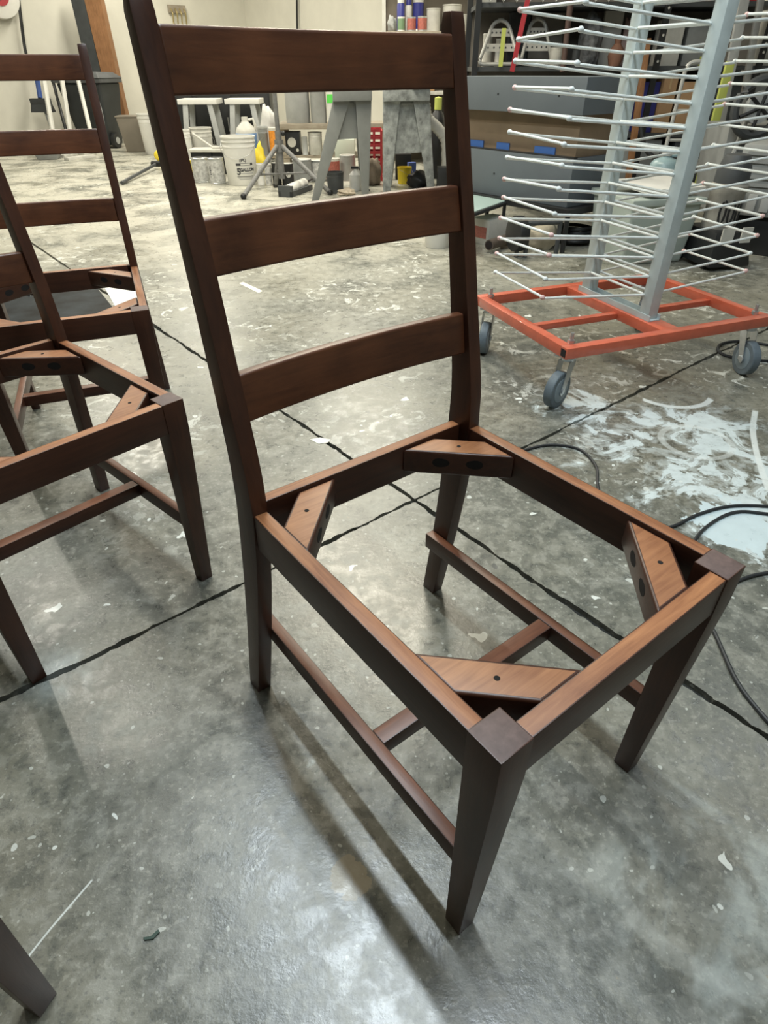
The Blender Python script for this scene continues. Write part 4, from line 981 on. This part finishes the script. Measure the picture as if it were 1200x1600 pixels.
# pale glass sheet on its own small black trestle, left of the cart
g3 = [fl(728, 301, .235), fl(789, 316, .235), fl(738, 334, .235), fl(714, 322, .235)]
gt = thing('glass_trestle', 'small black trestle holding a pale glass sheet beside the near chair post', 'trestle', (0, 0, 0))
q = MB(); q.prism([(p.x, p.y) for p in g3], .2385, .244); q.build('glass_sheet', mat('pale_green_glass', (0.42, 0.55, 0.52), 0.2), gt)
for i in range(4):
    a, b_ = g3[i], g3[(i + 1) % 4]; q = MB(); q.cyl((a.x, a.y, .226), (b_.x, b_.y, .226), .012, n=8); q.build('frame_bar', BLACK, gt)
    q = MB(); q.cyl((a.x, a.y, 0), (a.x, a.y, .226), .012, n=8); q.build('leg', BLACK, gt)
P, w, h = fspot(748, 381, 38, 342); cb = carton('white carton with red print on the floor beside the near chair post', P, w, .2, min(h, .2), OFFW, R(-51), 'printed_box', tape=False, print_m=RUST)
a, b_ = fl(764, 383, .05), fl(816, 366, .05); q = MB(); q.cyl(a, b_, .032, n=14); tb = thing('steel_pipe', 'dull brown steel pipe lying on a block below the cart', 'pipe', (0, 0, 0)); q.build('pipe', mat('brown_steel', (0.15, 0.12, 0.10), 0.5, 0.4), tb)
q = MB(); d_ = (b_ - a).normalized(); q.cyl(a - d_ * .002, a + d_ * .001, .026, n=12); q.build('bore', M_BLKM, tb)
q = MB(); mm_ = a.lerp(b_, .6); q.box(mm_.x - .06, mm_.x + .06, mm_.y - .05, mm_.y + .05, 0, .018); q.build('block', PINE, tb)
lump('sack', 'crumpled beige sack on the floor under the cart', 'sack', fl(846, 388), .20, .16, .15, mat('beige_sack', (0.36, 0.32, 0.24), 0.85, var=.2, scale=12), 3, .14)
cc = fl(896, 380); q = MB(); 
q.tube([cc + Vector((.11 * math.cos(i * math.pi / 12), .11 * math.sin(i * math.pi / 12), .013 + .025 * i / 24)) for i in range(24 * 4)], .012, 6)
tag(q.build('coiled_hose', BLACK), 'black coiled hose on the floor behind the drying rack', 'hose')
# folding hand truck lying under the cart edge
fr = thing('black_tube_frame', 'black tube frame on feet between pipe and beige sack', 'frame', (0, 0, 0))
for px, top_ in ((806, 322), (820, 320), (868, 332)):
    b0 = fl(px, 402 if px < 850 else 398); q = MB(); q.cyl(b0, (b0.x, b0.y, .20), .014, n=10); q.build('tube', DGREY, fr)
b0, b1 = fl(806, 402), fl(868, 398); q = MB(); q.cyl((b0.x, b0.y, .19), (b1.x, b1.y, .19), .014, n=10); q.build('tube', DGREY, fr)
q = MB(); b2 = fl(820, 402); q.cyl((b0.x - .03, b0.y + .02, .13), (b0.x + .03, b0.y + .04, .13), .10, n=24); q.build('wheel', BLACK, fr, bevel=.01)

# ------------------------------------------------------------------ shelving and clutter behind the rack on the right
Y = 6.05; zs = zat(1.4, Y, 104); z3 = zat(1.4, Y, 3); xa, xb = xat(742, Y, zs), xat(1212, Y, zs); w = xb - xa; x0 = (xa + xb) / 2
t = thing('black_shelving', 'long black perforated steel shelving behind the drying rack', 'shelf', (x0, Y, 0))
M_PERF = BLACK
for z in (.12, .50, zs, z3):
    q = MB(); q.box(-w / 2, w / 2, 0, .55, z - .03, z); q.build('shelf_board', DGREY, t)
for px in (740, 1021, 1180):
    X = xat(px, Y, .9) - x0
    for y in (-.03, .55):
        q = MB(); q.box(X - .022, X + .022, y, y + .028, 0, z3 + .45); u_ = q.build('upright', M_PERF, t)
        if y < 0 and px in (1021, 1180):
            for k_ in range(9):
                q = MB(); zz = zs + .03 + k_ * .055; q.cyl((X, y - .0015, zz), (X, y + .002, zz), .009, n=8); q.build('slot', OFFW, u_)
# zigzag truss along the top beam
q = MB(); pts = [(-w / 2 + .03 + k_ * .05, -.035, z3 + (.0 if k_ % 2 else .07)) for k_ in range(30)]; q.tube(pts, .006, 6); q.build('truss', STEEL, t)
q = MB(); q.box(-w / 2, w / 2, .555, .565, .0, z3 + .4); q.build('back_panel', mat('dim_brown_panel', (0.16, 0.145, 0.125), 0.85, var=.3, scale=3), t)
Z = zs + .001
M_FRM = mat('worn_white_tube', (0.50, 0.50, 0.47), 0.45, 0.2, var=0.15, scale=15)
def tube_frame(label, pxs, dy, name='folding_hand_truck', straps=None):
    (bl, br, tl, tr), ytop = pxs; YY = Y + dy
    t_ = thing(name, label, 'hand truck', (0, 0, 0), 0, 'tube frames on the black shelving')
    A = Vector((xat(bl, YY, Z), YY, Z + .016)); B = Vector((xat(br, YY, Z), YY, Z + .016)); zt_ = zat(A.x, YY, ytop)
    Cc = Vector((xat(tl, YY, zt_), YY + .12, zt_)); D = Vector((xat(tr, YY, zt_), YY + .12, zt_))
    loop = fillet(B, A, Cc, .04) + fillet(A, Cc, D, .07, 6) + fillet(Cc, D, B, .07, 6) + fillet(D, B, A, .04)
    q = MB(); q.tube(loop, .014, 8, closed=True); q.build('tube', M_FRM, t_)
    for f_ in (.38, .72):
        p0_, p1_ = A.lerp(Cc, f_), B.lerp(D, f_); q = MB(); dz_ = Vector((0, 0, .025))
        q.hexa([p0_ - dz_, p1_ - dz_, p1_ - dz_ + Vector((0, .012, 0)), p0_ - dz_ + Vector((0, .012, 0))], [p0_ + dz_, p1_ + dz_, p1_ + dz_ + Vector((0, .012, 0)), p0_ + dz_ + Vector((0, .012, 0))]); pb = q.build('cross_plate', OFFW, t_)
        for k_ in range(5):
            ph_ = p0_.lerp(p1_, .12 + k_ * .19); q = MB(); q.cyl(ph_ + Vector((0, -.002, 0)), ph_ + Vector((0, .003, 0)), .007, n=8); q.build('plate_hole', DGREY, pb)
    return t_
tube_frame('white tube hand-truck frame nearest the near chair post, behind the yellow strap', ((747, 812, 776, 797), 30), .06)
tube_frame('second white tube hand-truck frame, right of the red strap', ((812, 862, 836, 856), 28), .12)
def strip(name, label, p0_, p1_, wd_, m_, cat='strap'):
    d_ = (p1_ - p0_); s_ = d_.cross(Vector((0, 1, 0))).normalized() * wd_ / 2; q = MB(); q.prism3([p0_ - s_, p0_ + s_, p1_ + s_, p1_ - s_], (0, .008, 0)); return tag(q.build(name, m_), label, cat)
e0 = Vector((xat(782, Y - .06, Z), Y - .06, Z)); strip('ratchet_strap', 'yellow-green strap hanging over the white hand-truck frame', e0, at(788, 44, Y - .06), .032, YGRN)
e0 = Vector((xat(800, Y - .1, zs - .03), Y - .1, zt + .002)); strip('ratchet_strap', 'dark red strap slanting down in front of the shelving', at(800, 112, Y - .1), at(826, -6, Y - .1), .036, RED)
HM = z3 - .035 - Z
def shelf_item(fn, px, wp, tp, dy, z, *a, **k_):
    P_, w_, h_ = spot(px, Y + dy, z, wp, tp); return fn(a[0], P_, w_, h_, *a[1:], **k_)
shelf_item(pail, 869, 22, 74, .02, Z, 'white pail with wide rim on the black shelving', OFFW, handle=False, taper=.8)
shelf_item(can, 760, 15, 52, .30, Z, 'cream canister behind the first hand-truck frame', OFFW, None, 'canister', 'canister')
shelf_item(can, 779, 13, 60, .30, Z, 'smaller cream canister behind the yellow strap', WHT, None, 'canister', 'canister')
P_, w_, h_ = spot(762, Y + .26, z3 + .001, 26, -60); carton('pale box on the top board above the hand-truck frames', P_, w_, .25, h_, OFFW, 0, 'storage_box', tape=False)
P_, w_, h_ = spot(806, Y + .42, Z, 30, 14); carton('dark machine housing behind the dark red strap', P_, w_, .1, min(h_, HM), DGREY, 0, 'machine_housing', 'machine', tape=False)
P_, w_, h_ = spot(848, Y + .42, Z, 50, 20); carton('taupe panel box behind the second hand-truck frame', P_, w_, .1, min(h_, HM), mat('taupe_panel', (0.24, 0.22, 0.19), 0.7), 0, 'storage_box', tape=False)
leaning_ = MB(); p0_ = Vector((xat(878, Y - .05, Z), Y - .05, zt + .002)); leaning_.cyl(at(879, 112, Y - .08), at(893, -8, Y - .08), .022, n=10); tag(leaning_.build('rust_pole', mat('rust_brown', (0.10, 0.06, 0.05), 0.6)), 'rust-brown pole standing right of the white pail', 'pole')
lump('carved_ornament', 'dark grey carved ornament on the shelving left of the white panel', 'ornament', Vector((xat(916, Y + .2, Z), Y + .2, Z)), .17, .18, HM * .98, mat('grey_carving', (0.13, 0.135, 0.14), 0.6, var=.6, scale=26, bump=.8), 4, .10)
P_, w_, h_ = spot(947, Y + .32, Z, 28, -30); carton('tall white panel standing on the black shelving', P_, w_, .04, min(h_, HM), mat('white_panel', (0.62, 0.60, 0.54), 0.6), 0, 'panel', 'panel', tape=False)
P_, w_, h_ = spot(965, Y + .08, Z, 24, 58); t = thing('vase', 'terracotta-brown vase in front of the white panel', 'vase', P_ + Vector((0, .1, 0))); r = w_ / 2
q = MB(); q.lathe([(0, 0), (r * .7, 0), (r, h_ * .35), (r * .85, h_ * .6), (r * .38, h_ * .8), (r * .5, h_), (r * .42, h_), (0, h_ * .82)], n=20); q.build('body', mat('terracotta', (0.28, 0.14, 0.09), 0.7, var=.2, scale=12), t)
lump('pink_ornament', 'pale pink star-like ornament behind the vase', 'ornament', Vector((xat(980, Y + .3, Z), Y + .34, Z)), .14, .12, min(HM, zat(2.0, Y + .3, 24) - Z), mat('pale_pink', (0.55, 0.40, 0.36), 0.7, var=.2, scale=10), 3, .22)
P_, w_, h_ = spot(1042, Y + .1, Z, 30, 30); carton('white pipe-like box right of the perforated upright', P_, w_, .2, min(h_, HM), OFFW, 0, 'storage_box', tape=False)
P_, w_, h_ = spot(1085, Y + .15, Z, 44, 40); carton('grey bin box on the shelving behind the rack post', P_, w_, .25, min(h_, HM), GREY, 0, 'storage_box', tape=False)
P_, w_, h_ = spot(1142, Y + .15, Z, 56, 30); carton('taupe box on the shelving at upper right', P_, w_, .25, min(h_, HM), mat('taupe_panel', (0.24, 0.22, 0.19), 0.7), 0, 'storage_box', tape=False)
P_, w_, h_ = spot(1075, Y + .1, z3 + .001, 70, -40); carton('long cardboard box on the top board at upper right', P_, w_, .3, h_, CARD)
P_, w_, h_ = spot(1165, Y + .1, z3 + .001, 50, -30); carton('red box on the top board at the right edge', P_, w_, .25, h_, RED, 0, 'storage_box', tape=False)
# middle board (z .50): boxes glimpsed between the rack posts
zm = .501
for (px, wp, tp, m_, dy, lb) in ((1003, 26, 128, NAVY, .1, 'dark blue box left of the upright cardboard box'), (1031, 20, 96, CARD, .05, 'upright narrow cardboard box between the rack posts'), (1068, 34, 128, CARD, .05, 'wide cardboard box beside the front rack post'), (1120, 40, 118, DGREY, .12, 'dark grey case right of the front rack post'), (1165, 34, 112, GREY, .12, 'mid-grey case near the right edge')):
    P_, w_, h_ = spot(px, Y + dy, zm, wp, tp); h_ = min(h_, zs - .035 - zm); carton(lb, P_, w_, .3, h_, m_, 0, 'cardboard_box' if m_ is CARD else 'storage_box', tape=m_ is CARD)
for (px, wp, m_, lb) in ((880, 90, DGREY, 'dark crate on the lowest board behind the grey cabinet'), (985, 70, GREY, 'grey crate on the lowest board behind the pale tote'), (1080, 80, DGREY, 'dark crate on the lowest board behind the vacuum'), (1150, 36, BLACK, 'black crate on the lowest board at far right')):
    X = xat(px, Y + .05, .121); carton(lb, (X, Y + .05, .121), wp * mpp((X, Y, .12)), .4, .33, m_, 0, 'crate', 'crate', tape=False)

# white tube hand truck standing before the shelving
Yh = 5.2; t = thing('hand_truck', 'white tube hand truck standing between rack post and shelving', 'hand truck', (0, 0, 0))
hx = [xat(p, Yh, .5) for p in (1040, 1086)]; zt_ = zat(2, Yh, 97)
q = MB(); q.tube([Vector((hx[0], Yh, .08))] + fillet((hx[0], Yh, .08), (hx[0] + .02, Yh, zt_), (hx[1], Yh, zt_), .06, 6) + fillet((hx[0], Yh, zt_), (hx[1], Yh, zt_), (hx[1], Yh, .08), .06, 6) + [Vector((hx[1], Yh, .08))], .014, 8); q.build('tube', M_FRM, t)
for z in (.3, .52, .7):
    q = MB(); q.cyl((hx[0], Yh, z), (hx[1], Yh, z), .010, n=8); q.build('cross_bar', M_FRM, t)
q = MB(); q.box(hx[0] - .03, hx[1] + .03, Yh - .22, Yh - .01, .0, .012); q.build('toe_plate', STEEL, t)
for x_ in hx:
    q = MB(); q.cyl((x_ - .02, Yh + .08, .10), (x_ + .02, Yh + .08, .10), .10, n=22); wh = q.build('wheel', BLACK, t, bevel=.01)
# cart wheel with dark tyre
cw_ = fl(1188, 330); Yc = 4.75; czz = zat(xat(1186, Yc, .6), Yc, 168); cX = xat(1186, Yc, czz)
t = thing('wheelbarrow', 'tyred wheel and grey tub of a wheelbarrow at the right edge', 'wheelbarrow', (cX, Yc, 0)); rw_ = .155
q = MB(); rg = [Vector((rw_ * math.cos(i * math.pi / 14), .0, czz + rw_ * math.sin(i * math.pi / 14))) for i in range(28)]; q.tube(rg, .028, 8, closed=True); q.build('tyre', DGREY, t)
q = MB(); q.cyl((0, -.02, czz), (0, .02, czz), .09, n=20); q.build('hub', LGREY, t)
for k_ in range(3):
    a = k_ * math.pi / 3 + .4; q = MB(); q.cyl((-.13 * math.cos(a), -.02, czz - .13 * math.sin(a)), (.13 * math.cos(a), -.02, czz + .13 * math.sin(a)), .012, n=6); q.build('spoke', BLACK, t)
for sx_ in (-1, 1):
    q = MB(); q.cyl((sx_ * .10, .06, 0), (sx_ * .02, .06, czz), .016, n=8); q.build('leg', LGREY, t)
q = MB(); q.hexa([(-.08, .08, .10), (.3, .08, .10), (.3, .4, .10), (-.08, .4, .10)], [(-.12, .08, czz - .1), (.4, .08, czz - .1), (.4, .5, czz - .1), (-.12, .5, czz - .1)]); q.build('tub', GREY, t, bevel=.02)
q = MB(); X = at(1128, 160, 5.5).x; q.prism3([(X - .03, 5.5, 0), (X + .03, 5.5, 0), at(1143, 96, 5.5) + Vector((.03, 0, 0)), at(1143, 96, 5.5) + Vector((-.03, 0, 0))], (0, .03, 0)); tag(q.build('spirit_level', YGRN, bevel=.003), 'yellow-green spirit level standing right of the front rack post', 'level')

# translucent tote, vacuum, louvred unit
P = fl(1017, 412); w = 116 * mpp(P); h = zat(P.x, P.y + .1, 306)
t = thing('plastic_tote', 'large pale green translucent tote behind the rack base', 'tote', P + Vector((0, .0, 0)), R(12))
M_TOTE = mat('translucent_green_plastic', (0.40, 0.46, 0.42), 0.35, var=.06, scale=4)
q = MB(); q.hexa([(-w * .44, 0, 0), (w * .44, 0, 0), (w * .44, .40, 0), (-w * .44, .40, 0)], [(-w * .5, -.03, h), (w * .5, -.03, h), (w * .5, .43, h), (-w * .5, .43, h)]); q.build('body', M_TOTE, t, bevel=.02, seg=3)
q = MB(); q.box(-w * .52, w * .52, -.045, .445, h - .03, h + .004); q.build('rim', M_TOTE, t, bevel=.006)
q = MB(); M4 = Matrix.Translation((.03, .12, h + .03)) @ Matrix.Rotation(R(8), 4, 'Z') @ Matrix.Rotation(R(3), 4, 'X'); q.box(-w * .40, w * .46, -.13, .2, -.0, .03); q.xf(M4)
lid_ = q.build('tote_lid', WHT, None, bevel=.008); lid_.location = t.location; lid_.rotation_euler = t.rotation_euler; tag(lid_, 'loose white lid lying on the pale green tote', 'lid')
P = fl(1128, 424); w = 72 * mpp(P); t = thing('shop_vacuum', 'black-based shop vacuum with cream drum right of the tote', 'vacuum', P + Vector((0, .2, 0)), R(10))
hb_ = zat(P.x, P.y, 366); q = MB(); q.hexa([(-w / 2, -.2, 0.02), (w / 2, -.2, 0.02), (w / 2, .2, 0.02), (-w / 2, .2, 0.02)], [(-w * .40, -.15, hb_), (w * .40, -.15, hb_), (w * .40, .15, hb_), (-w * .40, .15, hb_)]); q.build('base', BLACK, t, bevel=.015)
for i, (x0_, x1_) in enumerate(((-.30, -.02), (.16, .40))):
    q = MB(); q.box(w * x0_, w * x1_, -.168, -.160, hb_ * .72, hb_ * 1.12); q.build('paper_label', OFFW, t)
r = w * .34; h1 = zat(P.x, P.y + .2, 255)
M_DRUM = mat('dusty_cream_drum', (0.30, 0.285, 0.25), 0.6, var=.35, scale=8)
q = MB(); q.lathe([(r, hb_), (r * 1.02, hb_ + .02), (r * 1.02, h1 * .72), (r * 1.1, h1 * .74), (r * 1.1, h1 * .80), (r, h1 * .82)], n=28); q.build('drum', M_DRUM, t)
q = MB(); q.lathe([(r * 1.0, h1 * .82), (r * .98, h1 * .95), (r * .7, h1 * 1.08), (0, h1 * 1.10)], n=28); q.build('motor_head', DGREY, t)
for k_ in range(3):
    q = MB(); aa = k_ * .5 - .6; ringp = [Vector((r * 1.03 * math.sin(aa + .16 * math.cos(i * math.pi / 8)), -r * 1.03 * math.cos(aa + .16 * math.cos(i * math.pi / 8)), h1 * .55 + .06 * math.sin(i * math.pi / 8))) for i in range(16)]; q.tube(ringp, .006, 6, closed=True); q.build('round_port', BLACK, t)
for sx_ in (-1, 1):
    q = MB(); q.ball((sx_ * w * .4, -.12, .022), .022); q.build('caster_ball', BLACK, t)
    q = MB(); q.ball((sx_ * w * .4, .12, .022), .022); q.build('caster_ball', BLACK, t)
Pm = fl(1180, 405); t = thing('louvred_unit', 'grey louvred air unit on a black block at the right edge', 'air unit', Pm + Vector((.06, .12, 0)), R(-40))
z0_ = zat(Pm.x, Pm.y, 345); z1_ = zat(Pm.x, Pm.y, 230)
q = MB(); q.box(-.20, .32, -.02, .36, 0, z0_); q.build('block', BLACK, t, bevel=.01)
q = MB(); q.box(-.24, .36, -.06, .40, z0_, z1_); q.build('housing', mat('cold_grey_housing', (0.30, 0.31, 0.30), 0.5, var=.15, scale=6), t, bevel=.02)
for k_ in range(7):
    q = MB(); x_ = -.20 + k_ * .075; q.box(x_, x_ + .05, -.075, -.058, z0_ + .03, z0_ + .12); q.build('louvre', LGREY, t, bevel=.006)
for k_ in range(5):
    q = MB(); z_ = z0_ + .16 + k_ * .04; q.box(-.20, .30, -.072, -.058, z_, z_ + .018); q.build('louvre', GREY, t)

# more odds and ends behind the rack
P_ = fl(1040, 372); w_ = 60 * mpp(P_); carton('black crate standing on the floor behind the pale green tote', P_ + Vector((0, .05, 0)), w_, .25, .30, BLACK, 0, 'crate', 'crate', tape=False)
zq = .301; Yq = P_.y + .12; P2_, w2_, h2_ = spot(1036, Yq, zq, 42, 242); r = w2_ / 2
t = thing('water_jug', 'pale teal water jug on the black crate behind the tote', 'jug', P2_ + Vector((0, .06, 0))); JUG = mat('pale_teal_plastic', (0.30, 0.42, 0.44), 0.3)
q = MB(); q.lathe([(0, 0), (r, 0), (r, h2_ * .7), (r * .8, h2_ * .82), (r * .3, h2_ * .9), (r * .3, h2_), (0, h2_)], n=20); q.build('body', JUG, t)
q = MB(); q.lathe([(r * .34, h2_ * .95), (r * .34, h2_ * 1.02), (0, h2_ * 1.02)], n=12); q.build('cap', WHT, t)
q = MB(); q.tube([(r * .3, 0, h2_ * .93), (r * .9, 0, h2_ * .95), (r * .98, 0, h2_ * .72)], r * .12, 8); q.build('handle', JUG, t)
def floor_tube(name, label, cat, pts, r, m):
    q = MB(); q.tube(smooth_path([Vector(p) for p in pts], 7), r, 8); return tag(q.build(name, m), label, cat)
floor_tube('vacuum_hose', 'grey ribbed vacuum hose looping down in front of the dark grey case', 'hose', [at(1108, 170, 5.6), at(1085, 190, 5.55), at(1078, 230, 5.5), at(1095, 262, 5.45), at(1125, 270, 5.4), Vector((at(1150, 290, 5.35).x, 5.35, .035))], .026, LGREY)
floor_tube('black_hose', 'black hose hanging in an arc behind the front rack post', 'hose', [at(1000, 190, 5.7), at(1010, 235, 5.65), at(1040, 252, 5.6), at(1070, 232, 5.6), Vector((at(1078, 260, 5.55).x, 5.55, .02))], .018, BLACK)
def lean_bar(name, label, cat, p0_, p1_, wd_, m_, th_=.03):
    d_ = p1_ - p0_; s_ = d_.cross(Vector((0, 1, 0))).normalized() * wd_ / 2; q = MB(); q.prism3([p0_ - s_, p0_ + s_, p1_ + s_, p1_ - s_], (0, th_, 0)); return tag(q.build(name, m_, bevel=.003), label, cat)
lean_bar('steel_channel', 'grey steel channel leaning at upper right beyond the rack', 'channel', Vector((at(1140, 180, 5.75).x, 5.75, 0)), at(1166, -10, 5.75), .07, LGREY)
lean_bar('steel_channel', 'second, thinner steel channel leaning nearest the right edge', 'channel', Vector((at(1178, 170, 5.7).x, 5.7, 0)), at(1192, -10, 5.7), .045, STEEL)
lean_bar('wooden_batten', 'brown batten leaning on the shelving just right of the rear rack post', 'batten', Vector((at(1008, 170, 5.9).x, 5.9, 0)), at(1013, 60, 5.9), .05, BRN)
for i_, (px, tp, wp, m_, lb) in enumerate(((1004, 70, 14, OFFW, 'white cylinder on the black shelving left of the perforated upright'), (899, 78, 12, DGREY, 'dark bottle on the shelving between rust pole and ornament'), (1102, 88, 16, YGRN, 'yellow-green canister behind the front rack post'))):
    P_, w_, h_ = spot(px, 6.05 + .03, zs + .001 if False else Z, wp, tp); can(lb, P_, w_, h_, m_, None, 'canister', 'canister', lid=GREY)
